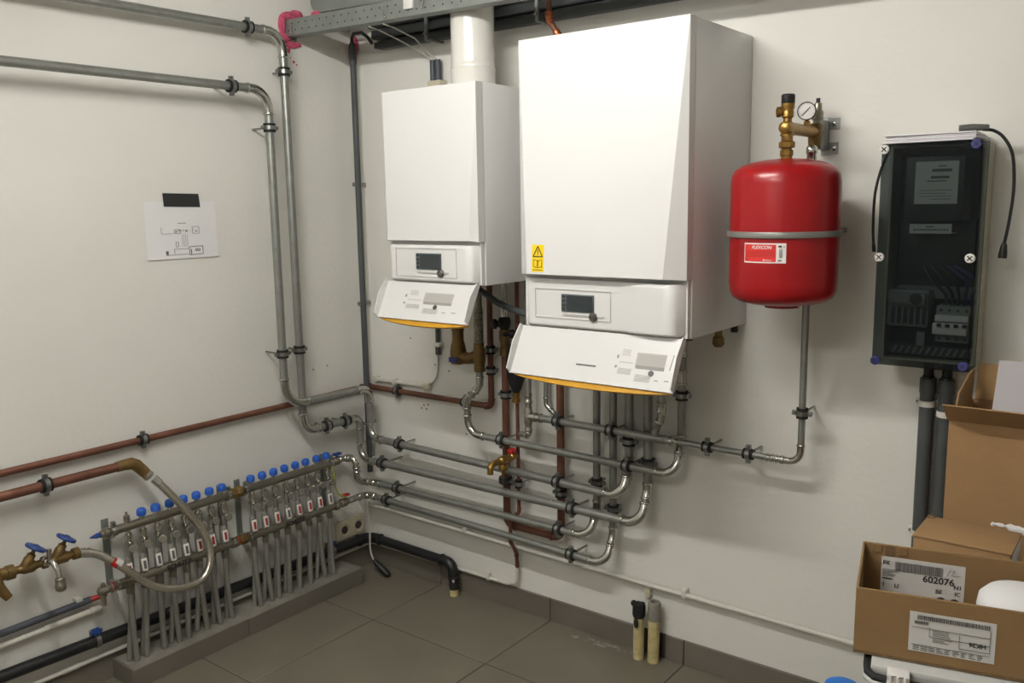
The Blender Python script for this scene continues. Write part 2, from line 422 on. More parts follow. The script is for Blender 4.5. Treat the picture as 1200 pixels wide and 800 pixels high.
# ------------------------------------------------------------------ boilers
def boiler(name, label, x0, x1, zb, zt, zc, bulge, cham, flap_len, screen, frame_box, big):
    d = 0.442; df = 0.405
    t = thing(name, label, 'boiler', ((x0+x1)/2, -0.22, zb))
    w = x1-x0
    part('casing', MB().box((x0, -df, zb), (x1, -0.001, zt), 0.004), 'boiler_white', t)
    # front cover: flat at the top, swelling forward towards its lower edge, with tapering chamfers
    y0, y1 = -df-0.002, -d
    zl = zc+0.006
    vs = [(x0, y0, zt), (x1, y0, zt), (x1, y0, zl), (x0, y0, zl),
          (x0, y1, zt), (x1, y1, zt), (x1, y1, zl), (x0, y1, zl),
          (x0+0.004, y1-0.0015, zt-0.0015), (x1-0.004, y1-0.0015, zt-0.0015), (x1-cham, y1-bulge, zl+0.004), (x0+cham, y1-bulge, zl+0.004)]
    fs = [(0, 1, 2, 3), (0, 4, 5, 1), (1, 5, 6, 2), (0, 3, 7, 4), (4, 8, 9, 5), (5, 9, 10, 6), (8, 11, 10, 9), (4, 7, 11, 8), (3, 2, 6, 10, 11, 7)]
    fc = part('front_cover', MB().add(vs, fs), 'boiler_white', t, ang=3)
    # control section below the cover
    zf = zb+0.012
    part('control_recess', MB().box((x0+0.004, -df-0.020, zb+0.004), (x1-0.004, -df+0.001, zl-0.001)), 'boiler_white', t)
    pr = []
    n = 40
    for i in range(n+1):
        u = i/n; bl_ = min(1.0, max(0.0, (u-0.62)/0.2)); s = 0.036 if not big else 0.030+0.018*bl_*bl_*(3-2*bl_)
        edge = min(1.0, min(u, 1-u)*16)
        pr.append((x0+0.008+(w-0.016)*u, -df-0.018-s*edge**0.5))
    vs = []; fs = []
    for z in (zf, zf+0.006, zl-0.022, zl-0.012):
        k = 0.0 if z in (zf+0.006, zl-0.022) else 0.006
        for (px, py) in pr: vs.append((px, min(py+k, -df-0.012), z))
    m = n+1
    for r in range(3):
        for i in range(n): fs.append((r*m+i, r*m+i+1, (r+1)*m+i+1, (r+1)*m+i))
    b0 = len(vs)
    vs += [(x0+0.008, -df-0.012, zf), (x1-0.008, -df-0.012, zf), (x0+0.008, -df-0.012, zl-0.012), (x1-0.008, -df-0.012, zl-0.012)]
    fs += [tuple([b0]+list(range(0, m))+[b0+1]), tuple([b0+2]+list(range(3*m, 4*m))+[b0+3])]
    cp = part('control_panel', MB().add(vs, fs), 'boiler_white', t, ang=30)
    fr = Fr(((x0+x1)/2, -df-0.058 if not big else -df-0.047, 0), X, Zz)
    fr.o.y = -df-0.0182-(0.036 if not big else 0.030)
    cx = (x0+x1)/2
    a0, a1, z0, z1 = frame_box
    q = MB()
    for (p, r_, s_, u_) in ((a0, z0, a1, z0), (a0, z1, a1, z1), (a0, z0, a0, z1), (a1, z0, a1, z1)):
        q.line(fr, p-cx, r_, s_-cx, u_, 0.0016, 0.003)
    part('panel_seam', q, 'seam_grey', t)
    s0, s1, sz0, sz1 = screen
    sc = part('display', MB().fbox(fr, (s0-cx, sz0, -0.004), (s1-cx, sz1, 0.005), 0.002), 'screen_bezel', t)
    part('glass', MB().fbox(fr, (s0-cx+0.022, sz0+0.004, 0.003), (s1-cx-0.003, sz1-0.004, 0.0062)), 'screen', sc)
    for k in range(4):
        zz = sz0+0.008+k*(sz1-sz0-0.016)/3
        part('button', MB().fbox(fr, (s0-cx+0.006, zz-0.003, 0.004), (s0-cx+0.016, zz+0.003, 0.0066)), 'screen', sc)
    part('button_strip', MB().fbox(fr, (s0-cx+0.006, sz0-0.013, 0.0), (s1-cx+0.035, sz0-0.008, 0.0035)), 'print_mid', t)
    part('knob', MB().lathe(fr.p(s1-cx-0.002, sz0-0.012, 0.0), fr.n, [(0.014, 0), (0.014, 0.008), (0.011, 0.011), (0.0, 0.012)], 20), 'knob_dark', t)
    # the hinged flap hanging open below, printed inside, amber outside
    ca, sa = (0.46, 0.888)
    o = Vector((x0, -d, zb+0.006)) + Vector((0, -ca, -sa))*flap_len
    ff = Fr(o, X, (0, ca, sa))
    fl = part('flap', MB().fbox(ff, (0.0, 0.0, -0.004), (w, flap_len, 0.0), 0.0015, 1), 'boiler_white', t)
    for a in (0.0, w-0.004):
        part('flap_lip', MB().prism(Fr(ff.p(a, 0, 0), ff.n, ff.v), [(0.0, 0.0), (0.022, 0.006), (0.030, flap_len*0.6), (0.016, flap_len), (0.0, flap_len)], -0.004, 0.0), 'boiler_white', fl)
    part('flap_lip', MB().fbox(ff, (0.0, -0.003, -0.004), (w, 0.001, 0.004), 0.001, 1), 'boiler_white', fl)
    low = [(w*(0.03+0.95*i/16), -0.004-0.017*math.sin(math.pi*(i/16))**0.7) for i in range(17)]
    part('amber_back', MB().prism(ff, [(w*0.03, flap_len*0.14), (w*0.03, 0.0)]+low+[(w*0.98, 0.0), (w*0.98, flap_len*0.14)], -0.018, -0.0045), 'amber_plastic', fl, 'amber outer skin of the open flap')
    # printed diagram
    g = MB(); gm = MB()
    if big: bx, by, sx, sy = w*0.64, flap_len*0.06, w*0.33, flap_len*0.66
    else: bx, by, sx, sy = w*0.24, flap_len*0.12, w*0.62, flap_len*0.66
    gm.rect(ff, bx+sx*0.36, by+sy*0.50, bx+sx*0.86, by+sy*0.92); g.rect(ff, bx+sx*0.38, by+sy*0.46, bx+sx*0.86, by+sy*0.56, 0.0010)
    for k in range(5):
        g.line(ff, bx+sx*0.40, by+sy*(0.60+0.06*k), bx+sx*0.84, by+sy*(0.60+0.06*k), 0.0010, 0.0012)
    for k in range(6): gm.rect(ff, bx+sx*0.08, by+sy*(0.26+0.03*k), bx+sx*0.32, by+sy*(0.275+0.03*k))
    for k in range(6): gm.rect(ff, bx+sx*0.40, by+sy*(0.10+0.035*k), bx+sx*0.66, by+sy*(0.12+0.035*k))
    for k in range(4): gm.rect(ff, bx+sx*0.10, by+sy*(0.80+0.05*k), bx+sx*0.24, by+sy*(0.82+0.05*k))
    g.line(ff, bx+sx*0.08, by+sy*0.60, bx+sx*0.32, by+sy*0.60, 0.0014)
    g.rect(ff, bx+sx*0.02, by+sy*0.70, bx+sx*0.05, by+sy*0.80); g.rect(ff, bx+sx*0.02, by+sy*0.42, bx+sx*0.05, by+sy*0.50)
    g.rect(ff, bx+sx*0.74, by+sy*0.16, bx+sx*0.80, by+sy*0.19); g.rect(ff, bx+sx*0.90, by+sy*0.18, bx+sx*0.97, by+sy*0.21)
    if big:
        g.line(ff, bx+sx*0.95, by+sy*0.50, bx+sx*0.97, by+sy*0.94, 0.003)
        part('printed_line', MB().rect(ff, w*0.415, flap_len*0.30, w*0.535, flap_len*0.33), 'ink_soft', fl)
    part('printed_lines', g, 'print_grey', fl); part('printed_blocks', gm, 'print_mid', fl)
    part('printed_disc', MB().cyl(ff.p(bx+sx*(0.66 if big else 0.60), by+sy*0.36, 0), ff.p(bx+sx*(0.66 if big else 0.60), by+sy*0.36, 0.0022), 0.009, seg=18), 'knob_dark', fl)
    return t, fc
small, sfc = boiler('wall_boiler', 'smaller white wall boiler with open flap under the round flue', 0.634, 1.078, 1.409, 2.098, 1.556, 0.022, 0.026, 0.146,
                    (0.799, 0.919, 1.463, 1.521), (0.697, 0.990, 1.437, 1.538), False)
big, bfc = boiler('wall_boiler', 'larger white wall boiler with yellow warning sticker beside the red vessel', 1.260, 1.860, 1.284, 2.204, 1.456, 0.045, 0.055, 0.166,
                  (1.428, 1.550, 1.348, 1.404), (1.325, 1.610, 1.325, 1.418), True)
# warning sticker, lying on the swelling cover
zt_, zl_ = 2.204, 1.462
def cover_y(z): return -0.442-0.0015-(0.0435)*(zt_-z)/(zt_-zl_)
sv = Vector((0, cover_y(1.56)-cover_y(1.47), 0.09)).normalized()
sf = Fr((1.334, cover_y(1.474)-0.0006, 1.474), (1, 0, 0), sv)
stk = part('warning_sticker', MB().rect(sf, 0, 0, 0.047, 0.086, 0.0006), 'sticker_yellow', big, 'yellow sticker with warning triangle and open book')
q = MB()
for a, b in (((0.005, 0.048), (0.042, 0.048)), ((0.042, 0.048), (0.0235, 0.081)), ((0.0235, 0.081), (0.005, 0.048))):
    q.line(sf, a[0], a[1], b[0], b[1], 0.0035, 0.0012)
q.rect(sf, 0.0220, 0.058, 0.0250, 0.071, 0.0012); q.rect(sf, 0.0220, 0.0525, 0.0250, 0.0555, 0.0012)
for a0, a1 in ((0.007, 0.0225), (0.0245, 0.040)):
    for (p, r_, s_, u_) in ((a0, 0.016, a1, 0.013), (a0, 0.038, a1, 0.035), (a0, 0.016, a0, 0.038), (a1, 0.013, a1, 0.035)):
        if a0 > 0.02: r_, u_ = u_, r_
        q.line(sf, p, r_, s_, u_, 0.002, 0.0012)
q.line(sf, 0.005, 0.006, 0.042, 0.006, 0.002, 0.0012)
part('pictogram', q, 'ink', stk)
# knobs and stubs under the right edge of the large boiler
for x, y, kind in ((1.80, -0.30, 0), (1.835, -0.16, 1), (1.845, -0.06, 0)):
    q = MB().cyl((x, y, 1.284), (x, y, 1.262), 0.012, seg=12)
    if kind: q.lathe((x, y, 1.262), (0, 0, -1), [(0.012, 0), (0.018, 0.006), (0.020, 0.026), (0.013, 0.036), (0.0, 0.038)], 14)
    part('drain_stub', q, 'brass_dull' if kind else 'black_plastic', big)
# flue
fl = thing('flue_pipe', 'round glossy white flue rising from the smaller boiler', 'flue', (0.885, -0.22, 2.099))
part('collar', MB().lathe((0.885, -0.22, 2.099), Zz, [(0.084, 0), (0.084, 0.012), (0.0815, 0.014), (0.0815, 0.066), (0.0835, 0.069), (0.0835, 0.076), (0.081, 0.079)], 40), 'flue_white', fl)
part('duct', MB().lathe((0.885, -0.22, 2.178), Zz, [(0.081, 0), (0.081, 0.010), (0.0795, 0.013), (0.079, 0.02), (0.079, ROOM_Z-2.178)], 40), 'flue_white', fl)

# ------------------------------------------------------------------ steel runs on the left wall and the four rows
GS = 'galvanised'
upper = thing('steel_pipe_run', 'topmost steel pipe, crossing the left wall then dropping to the second row', 'pipe', (0.07, -0.425, 0.6))
pipe_run(upper, [(0.07, -2.3, 2.372), (0.07, -0.428, 2.378), (0.07, -0.424, 0.742), (0.095, -0.130, 0.748), (0.095, -0.128, 0.556), (1.530, -0.110, 0.546), (1.526, -0.056, 0.655), (1.526, -0.056, 1.283)],
         0.0165, [0.075, 0.058, 0.034, 0.055, 0.085, 0.05])
second = thing('steel_pipe_run', 'steel pipe just below the topmost, dropping to the highest of four rows', 'pipe', (0.07, -0.51, 0.6))
pipe_run(second, [(0.108, -2.3, 2.144), (0.108, -0.543, 2.144), (0.108, -0.542, 0.880), (0.130, -0.096, 0.882), (0.134, -0.096, 0.652), (1.452, -0.112, 0.634), (1.448, -0.056, 0.735), (1.448, -0.056, 1.283)],
         0.0165, [0.075, 0.095, 0.045, 0.05, 0.085, 0.05])
third = thing('steel_pipe_run', 'third of the four stacked steel rows, fed from the manifold top bar', 'pipe', (0.1, -0.15, 0.44))
pipe_run(third, [(0.062, -0.2340, 0.568), (0.062, -0.200, 0.568), (0.122, -0.188, 0.578), (0.124, -0.184, 0.468), (0.160, -0.115, 0.451), (1.312, -0.110, 0.449), (1.310, -0.056, 0.545), (1.310, -0.056, 1.283)],
         0.0142, [0.016, 0.03, 0.035, 0.03, 0.08, 0.05])
fourth = thing('steel_pipe_run', 'lowest of the four stacked steel rows along the back wall', 'pipe', (0.1, -0.15, 0.36))
pipe_run(fourth, [(0.106, -0.2350, 0.3855), (0.112, -0.118, 0.386), (1.384, -0.110, 0.358), (1.381, -0.056, 0.455), (1.381, -0.056, 1.283)],
         0.0142, [0.035, 0.085, 0.05])
fifth = thing('steel_pipe_run', 'steel pipe zigzagging below the smaller boiler, then crossing under the larger', 'pipe', (0.8, -0.12, 0.75))
pipe_run(fifth, [(0.80, -0.12, 1.0290), (0.80, -0.12, 0.972), (0.728, -0.12, 0.905), (0.728, -0.112, 0.764), (1.662, -0.110, 0.752), (1.657, -0.056, 0.850), (1.657, -0.056, 1.283)],
         0.0142, [0.04, 0.04, 0.06, 0.085, 0.05])
for z in (1.16, 1.06): part('coupling', MB().lathe((1.657, -0.056, z), Zz, [(0.0142, 0), (0.019, 0.003), (0.019, 0.008), (0.016, 0.011), (0.016, 0.045), (0.019, 0.048), (0.019, 0.053), (0.0142, 0.056)], 16, False), 'press_steel', fifth)
vessel_pipe = thing('steel_pipe_run', 'steel pipe under the larger boiler feeding the red vessel', 'pipe', (1.03, -0.11, 0.87))
pipe_run(vessel_pipe, [(1.030, -0.105, 1.407), (1.030, -0.105, 0.960)], 0.0125, 0.04)
pipe_run(vessel_pipe, [(1.058, -0.1052, 0.876), (1.645, -0.110, 0.874)], 0.0142, 0.04)
tee = MB().lathe((1.030, -0.105, 0.815), Zz, [(0.0125, 0), (0.016, 0.002), (0.0165, 0.010), (0.0142, 0.014), (0.0142, 0.026), (0.0175, 0.036), (0.0175, 0.082), (0.0142, 0.092), (0.0142, 0.110), (0.0165, 0.113), (0.0165, 0.122), (0.0142, 0.125), (0.0142, 0.140), (0.0165, 0.143), (0.0160, 0.152), (0.0125, 0.154)], 16)
tee.lathe((1.030, -0.105, 0.876), X, [(0.0165, 0), (0.0165, 0.028), (0.0190, 0.030), (0.0190, 0.038), (0.0165, 0.040), (0.0165, 0.052), (0.0185, 0.054), (0.0185, 0.060), (0.0145, 0.062)], 16)
part('tee', tee, 'press_steel', vessel_pipe)
part('reducer', MB().lathe((1.642, -0.110, 0.874), X, [(0.0142, 0), (0.0185, 0.001), (0.0185, 0.012), (0.012, 0.02), (0.012, 0.03)], 16, False), 'press_steel', vessel_pipe)
part('coupling', MB().lathe((1.50, -0.110, 0.874), X, [(0.0142, 0), (0.018, 0.003), (0.0158, 0.010), (0.0158, 0.115), (0.018, 0.122), (0.0142, 0.126)], 16, False), 'galvanised', vessel_pipe)
pipe_run(vessel_pipe, [(1.665, -0.110, 0.874), (2.096, -0.110, 0.872), (2.096, -0.110, 1.800)], 0.0108, 0.038)
for x in (1.985, 2.015): part('coupling', MB().lathe((x, -0.110, 0.872), X, [(0.0108, 0), (0.0145, 0.002), (0.0145, 0.007), (0.012, 0.009), (0.012, 0.016), (0.0145, 0.018), (0.0145, 0.023), (0.0108, 0.025)], 14, False), 'press_steel', vessel_pipe)
pipe_run(vessel_pipe, [(1.030, -0.105, 0.820), (1.028, -0.105, 0.800), (0.974, -0.082, 0.792)], 0.0115, 0.022, em='press_steel', sleeve=0.006)
pipe_run(vessel_pipe, [(1.620, -0.135, 1.283), (1.620, -0.135, 0.962), (1.585, -0.118, 0.890)], 0.0125, 0.03, pm='galvanised')
for z in (0.975,): part('coupling', MB().lathe((1.620, -0.135, z), Zz, [(0.0125, 0), (0.017, 0.003), (0.014, 0.010), (0.014, 0.03), (0.017, 0.035), (0.0125, 0.038)], 14, False), 'press_steel', vessel_pipe)
riser = thing('steel_pipe_run', 'slim steel riser half hidden behind the larger boiler flap', 'pipe', (1.06, -0.05, 0.97))
pipe_run(riser, [(1.072, -0.045, 1.408), (1.072, -0.045, 0.915), (1.110, -0.045, 0.885)], 0.010, 0.02)

# copper
low_copper = thing('copper_pipe_run', 'long upper copper pipe from the left wall around the corner to the smaller boiler', 'pipe', (0.03, -1.0, 0.86))
pipe_run(low_copper, [(0.022, -2.3, 0.854), (0.022, -0.019, 0.862), (0.048, -0.018, 0.866), (0.798, -0.046, 0.872), (0.801, -0.050, 1.408)], 0.0125, [0.02, 0.02, 0.022], 'copper', 'copper', 0.012, 1.1)
u_copper = thing('copper_pipe_run', 'copper pipe bent into a deep U behind the steel rows', 'pipe', (0.872, -0.05, 0.38))
pipe_run(u_copper, [(0.880, -0.054, 1.0885), (0.872, -0.050, 0.388), (1.142, -0.050, 0.388), (1.142, -0.050, 1.205), (1.276, -0.110, 1.215), (1.276, -0.110, 1.2835)], 0.0155, [0.035, 0.035, 0.035, 0.02], 'copper', 'copper', 0.014, 1.08)
v = thing('isolating_valve', 'brass valve with dark handle on top of the U shaped copper pipe', 'valve', (0.88, -0.055, 1.09))
part('union', MB().lathe((0.880, -0.055, 1.09), Zz, [(0.016, 0), (0.0205, 0.002), (0.0205, 0.035), (0.017, 0.038), (0.019, 0.06), (0.022, 0.07), (0.022, 0.10), (0.018, 0.11)], 8), 'brass_dull', v)
part('body', MB().lathe((0.880, -0.055, 1.20), Zz, [(0.018, 0), (0.024, 0.012), (0.026, 0.03), (0.022, 0.045), (0.016, 0.05)], 14).ball((0.880, -0.082, 1.225), 0.016), 'black_plastic', v)
part('handle', MB().lathe((0.865, -0.085, 1.222), (-0.6, -1, 0.1), [(0.010, 0), (0.02, 0.004), (0.021, 0.018), (0.013, 0.023)], 12), 'black_plastic', v)
part('cap', MB().lathe((0.880, -0.055, 1.25), Zz, [(0.016, 0), (0.016, 0.035), (0.012, 0.04), (0.012, 0.158)], 12), 'chrome', v)
thin = thing('thin_copper_pipe', 'thin drain pipe hanging below the black funnel, ending at the white tube', 'pipe', (0.955, -0.07, 0.2))
pipe_run(thin, [(0.957, -0.08, 0.914), (0.957, -0.080, 0.465), (0.914, -0.082, 0.425), (0.909, -0.078, 0.33), (0.905, -0.034, 0.265), (0.905, -0.03, 0.208)], 0.0075, 0.02, 'copper', 'copper', 0.01, 1.15)
part('nozzle', MB().lathe((0.905, -0.03, 0.205), (0, 0, -1), [(0.009, -0.02), (0.0095, 0), (0.007, 0.006)], 10), 'copper', thin)
fn = thing('drain_funnel', 'black rubber funnel with brass tail between the boilers', 'funnel', (0.957, -0.085, 0.92))
part('cone', MB().lathe((0.957, -0.085, 0.958), Zz, [(0.013, 0), (0.020, 0.012), (0.036, 0.065), (0.040, 0.12), (0.034, 0.165), (0.022, 0.19), (0.012, 0.20)], 20), 'rubber', fn)
part('brass_tail', MB().lathe((0.957, -0.085, 0.915), Zz, [(0.012, 0), (0.017, 0.003), (0.017, 0.016), (0.012, 0.02), (0.015, 0.034), (0.015, 0.042)], 8), 'brass', fn)
part('feed_pipe', MB().cyl((0.955, -0.07, 1.15), (0.955, -0.07, 1.407), 0.009, seg=12), 'copper', fn)
part('tap', MB().ball((0.945, -0.09, 1.19), 0.018).cyl((0.945, -0.09, 1.19), (0.925, -0.125, 1.19), 0.008), 'black_plastic', fn)

# brass filter below the smaller boiler
bf = thing('brass_filter', 'chunky U shaped brass dirt filter below the smaller boiler flap', 'filter', (0.73, -0.12, 1.03))
part('bowl', MB().lathe((0.690, -0.12, 1.050), Zz, [(0.018, 0), (0.031, 0.004), (0.033, 0.014), (0.033, 0.055), (0.030, 0.075), (0.0235, 0.098), (0.0235, 0.135), (0.0255, 0.138), (0.0255, 0.16), (0.020, 0.165), (0.020, 0.357)], 24), 'brass_dull', bf)
part('arm', MB().tube([(0.705, -0.12, 1.082), (0.74, -0.12, 1.078), (0.765, -0.12, 1.082), (0.80, -0.12, 1.10)], [0.026, 0.024, 0.024, 0.022], 18), 'brass_dull', bf)
part('outlet', MB().lathe((0.800, -0.12, 1.030), Zz, [(0.019, 0), (0.022, 0.004), (0.022, 0.03), (0.025, 0.045), (0.025, 0.08), (0.021, 0.10), (0.021, 0.118)], 20), 'brass_dull', bf)
part('nameplate', MB().box((0.670, -0.1575, 1.062), (0.712, -0.1525, 1.082), 0.001), 'screw_blue', bf)
part('corrugated_tail', MB().lathe((0.800, -0.12, 1.148), Zz, [((0.0165 if k % 2 else 0.0195), 0.0065*k) for k in range(22)]+[(0.015, 0.145), (0.015, 0.26)], 16), 'dull_nickel', bf)
# grey flexible tube crossing the gap between the boilers
cv = [(0.86, -0.20, 1.375), (0.91, -0.20, 1.352), (0.96, -0.2, 1.325), (1.02, -0.2, 1.305), (1.10, -0.2, 1.290), (1.18, -0.21, 1.270), (1.26, -0.23, 1.250), (1.295, -0.24, 1.262), (1.30, -0.24, 1.2835)]
single('flexible_tube', MB().tube(cv, 0.0125, 14), 'conduit_dark', 'grey flexible condensate tube sagging between the two boilers', 'tube')
# safety drain group with the red handle
sg = thing('safety_drain_group', 'brass drain group with red handle jutting in front of the rows', 'valve', (0.955, -0.16, 0.68))
part('body', MB().lathe((0.957, -0.092, 0.705), (0, -1, 0), [(0.009, 0), (0.012, 0.005), (0.012, 0.022), (0.016, 0.024), (0.016, 0.038), (0.011, 0.042), (0.011, 0.062), (0.017, 0.066), (0.017, 0.104), (0.012, 0.110), (0.012, 0.142)], 12), 'brass', sg)
part('outlet', MB().tube([(0.957, -0.225, 0.705), (0.957, -0.246, 0.704), (0.957, -0.256, 0.694), (0.957, -0.258, 0.668)], [0.012, 0.013, 0.013, 0.012], 14), 'brass', sg)
part('neck', MB().lathe((0.957, -0.178, 0.690), (0, 0, -1), [(0.016, 0), (0.019, 0.004), (0.019, 0.022), (0.013, 0.028), (0.007, 0.03), (0.007, 0.052)], 12), 'brass', sg)
part('cap', MB().lathe((0.957, -0.178, 0.640), (0, 0, -1), [(0.015, 0), (0.0175, 0.003), (0.0175, 0.026), (0.014, 0.030)], 14), 'black_plastic', sg)
part('handle', MB().box((0.945, -0.135, 0.720), (0.969, -0.105, 0.738), 0.004).cyl((0.957, -0.12, 0.712), (0.957, -0.12, 0.724), 0.005), 'red_handle', sg)
# plastic conduit with the outdoor sensor lead
cd = thing('grey_conduit', 'thin grey conduit ending below the smaller boiler with a dangling lead', 'conduit', (0.484, -0.02, 1.05))
part('tube', MB().cyl((0.484, -0.016, 1.090), (0.484, -0.016, 1.60), 0.010, seg=12), 'conduit_dark', cd)
part('clip', MB().box((0.470, -0.030, 1.090), (0.505, -0.001, 1.108), 0.003), 'white_pvc', cd)
part('gland', MB().cyl((0.484, -0.016, 1.055), (0.484, -0.016, 1.092), 0.012, seg=12), 'conduit_dark', cd)
part('lead', MB().tube([(0.484, -0.016, 1.06), (0.488, -0.02, 1.02), (0.487, -0.022, 0.985), (0.478, -0.022, 0.955), (0.455, -0.02, 0.93), (0.432, -0.018, 0.918)], 0.0045, 8), 'print_grey', cd)
tk = thing('white_trunking', 'short white conduit just above the copper pipe beside the corner', 'conduit', (0.26, -0.02, 0.90))
part('tube', MB().cyl((0.090, -0.014, 0.904), (0.400, -0.014, 0.908), 0.0095, seg=12), 'white_pvc', tk)
part('elbow_joint', MB().box((0.396, -0.030, 0.895), (0.430, -0.001, 0.924), 0.005), 'socket_beige', tk)
for x in (0.095, 0.21): part('clip', MB().box((x-0.012, -0.026, 0.893), (x+0.012, -0.001, 0.922), 0.004), 'white_pvc', tk)
# corner conduit
cc = thing('corner_conduit', 'dark grey vertical conduit running down the room corner', 'conduit', (0.068, -0.052, 0.47))
part('tube', MB().cyl((0.068, -0.052, 0.470), (0.068, -0.052, 2.385), 0.0135, seg=16), 'conduit_dark', cc)
part('sleeve', MB().cyl((0.068, -0.052, 2.30), (0.068, -0.052, 2.375), 0.016, seg=16), 'conduit_dark', cc)
for z in (1.785, 1.255, 0.70): part('clip', MB().box((0.050, -0.072, z-0.009), (0.066, -0.001, z+0.009), 0.003), 'clamp_metal', cc)
part('wires', MB().tube([(0.07, -0.055, 2.37), (0.075, -0.06, 2.405), (0.10, -0.07, 2.42), (0.16, -0.08, 2.415), (0.20, -0.085, 2.39), (0.225, -0.085, 2.362)], 0.007, 8), 'wire_black', cc)

# two dark sleeves standing behind the smaller boiler
for k, x in enumerate((0.514, 0.542)):
    single('cable_sleeve', MB().cyl((x, -0.03, 1.62), (x, -0.03, 2.27), 0.0125, seg=14), 'conduit_bluegrey', ('left' if k == 0 else 'right')+' one of two dark upright sleeves above the smaller boiler', 'conduit', 'sleeves above the smaller boiler')
single('sleeve_strap', MB().box((0.498, -0.050, 2.165), (0.566, -0.001, 2.188), 0.004), 'socket_beige', 'pale plastic strap around the two dark sleeves', 'strap')
for k, (x, dx) in enumerate(((0.514, 0.0), (0.542, 0.05))):
    single('hanging_lead', MB().tube([(x, -0.03, 2.268), (x-0.03, -0.06, 2.30), (x-0.05+dx, -0.16, 2.335), (x-0.045+dx, -0.28, 2.358), (x-0.04+dx, -0.34, 2.362)], 0.0028, 8), 'cable_white', ('left' if k == 0 else 'right')+' thin pale lead hanging from the perforated channel to the sleeves', 'cable', 'pale leads')

# ------------------------------------------------------------------ pipe clamps
def lerp_row(p, q, x): 
    p, q = V(p), V(q); return p + (q-p)*((x-p.x)/(q.x-p.x))
rows = {'highest of the four rows': ((0.134, -0.096, 0.652), (1.452, -0.112, 0.634), 0.0165), 'second of the four rows': ((0.095, -0.128, 0.556), (1.530, -0.110, 0.546), 0.0165),
        'third of the four rows': ((0.160, -0.115, 0.451), (1.312, -0.110, 0.449), 0.0142), 'lowest of the four rows': ((0.112, -0.118, 0.386), (1.384, -0.110, 0.358), 0.0142)}
for (nm, (p, q, r)), xs in zip(rows.items(), ((0.312, 1.168), (0.228, 1.236), (0.305, 1.170), (0.237, 1.228))):
    for x, where in zip(xs, ('near the room corner', 'under the larger boiler')):
        c = lerp_row(p, q, x); clamp(c, V(q)-V(p), r, TOW_B, -c.y, 'pipe clamp on the %s, %s' % (nm, where))
for x, where in ((0.899, 'beside the black funnel'), (1.472, 'under the larger boiler')):
    c = lerp_row((0.728, -0.112, 0.764), (1.662, -0.110, 0.752), x); clamp(c, X, 0.0142, TOW_B, -c.y, 'pipe clamp on the zigzagging steel pipe, '+where)
for x, r, where in ((1.168, 0.0142, 'leftmost of four, in front of the copper'), (1.404, 0.0142, 'second of four from the left'), (1.781, 0.0108, 'third of four from the left'), (1.925, 0.0108, 'rightmost of four, nearest the elbow')):
    c = lerp_row((1.030, -0.105, 0.876), (1.645, -0.110, 0.874), x) if x < 1.66 else lerp_row((1.665, -0.110, 0.874), (2.096, -0.110, 0.872), x)
    clamp(c, X, r, TOW_B, -c.y, 'pipe clamp on the red vessel feed pipe, '+where)
clamp((2.096, -0.110, 1.032), Zz, 0.0108, TOW_B, 0.11, 'pipe clamp on the upright pipe below the red vessel')
for x, z, r, where in ((1.310, 0.649, 0.0142, 'leftmost grey'), (1.381, 0.559, 0.0142, 'second grey'), (1.448, 0.830, 0.0165, 'third grey'), (1.526, 0.762, 0.0165, 'fourth grey'), (1.657, 1.025, 0.0142, 'rightmost grey')):
    clamp((x, -0.056, z), Zz, r, TOW_B, 0.056, 'pipe clamp on the %s upright below the larger boiler' % where)
clamp((1.142, -0.050, 0.573), Zz, 0.0155, TOW_B, 0.05, 'pipe clamp on the right leg of the copper U')
clamp((0.8742, -0.0505, 0.575), Zz, 0.0155, TOW_B, 0.05, 'lower pipe clamp on the left leg of the copper U')
clamp((0.8782, -0.0515, 0.934), Zz, 0.0155, TOW_B, 0.05, 'upper pipe clamp on the left leg of the copper U')
clamp((0.957, -0.080, 0.583), Zz, 0.0075, TOW_B, 0.080, 'small pipe clamp on the thin drain pipe behind the red handle')
clamp((0.7994, -0.0475, 1.108), Zz, 0.0125, TOW_B, 0.0475, 'upper pipe clamp on the copper riser beside the brass filter')
clamp((0.7992, -0.0472, 1.023), Zz, 0.0125, TOW_B, 0.0472, 'lower pipe clamp on the copper riser beside the brass filter')
c = lerp_row((0.048, -0.018, 0.866), (0.798, -0.046, 0.872), 0.238); clamp(c, X, 0.0125, TOW_B, -c.y, 'pipe clamp on the copper pipe just right of the corner')
c = lerp_row((0.048, -0.018, 0.866), (0.798, -0.046, 0.872), 0.655); clamp(c, X, 0.0125, TOW_B, -c.y, 'pipe clamp on the copper pipe behind the zigzag bend')
for y, x, z, r, what in ((-0.589, 0.07, 2.3775, 0.0165, 'topmost steel pipe'), (-0.706, 0.108, 2.144, 0.0165, 'second steel pipe from the top'),
                      (-1.122, 0.022, 0.858, 0.0125, 'upper copper pipe on the left wall'), (-1.495, 0.060, 0.792, 0.0165, 'lower copper pipe above the handwheels')):
    clamp((x, y, z), Y, r, TOW_L, x, 'pipe clamp on the '+what)
clamp((0.07, -0.4277, 2.228), Zz, 0.0165, TOW_L, 0.07, 'upper pipe clamp on the upright of the topmost steel pipe')
clamp((0.07, -0.4249, 1.098), Zz, 0.0165, TOW_L, 0.07, 'lower pipe clamp on the upright of the topmost steel pipe')
clamp((0.108, -0.5429, 2.000), Zz, 0.0165, TOW_L, 0.108, 'upper pipe clamp on the upright of the second steel pipe')
clamp((0.108, -0.5422, 1.100), Zz, 0.0165, TOW_L, 0.108, 'lower pipe clamp on the upright of the second steel pipe')
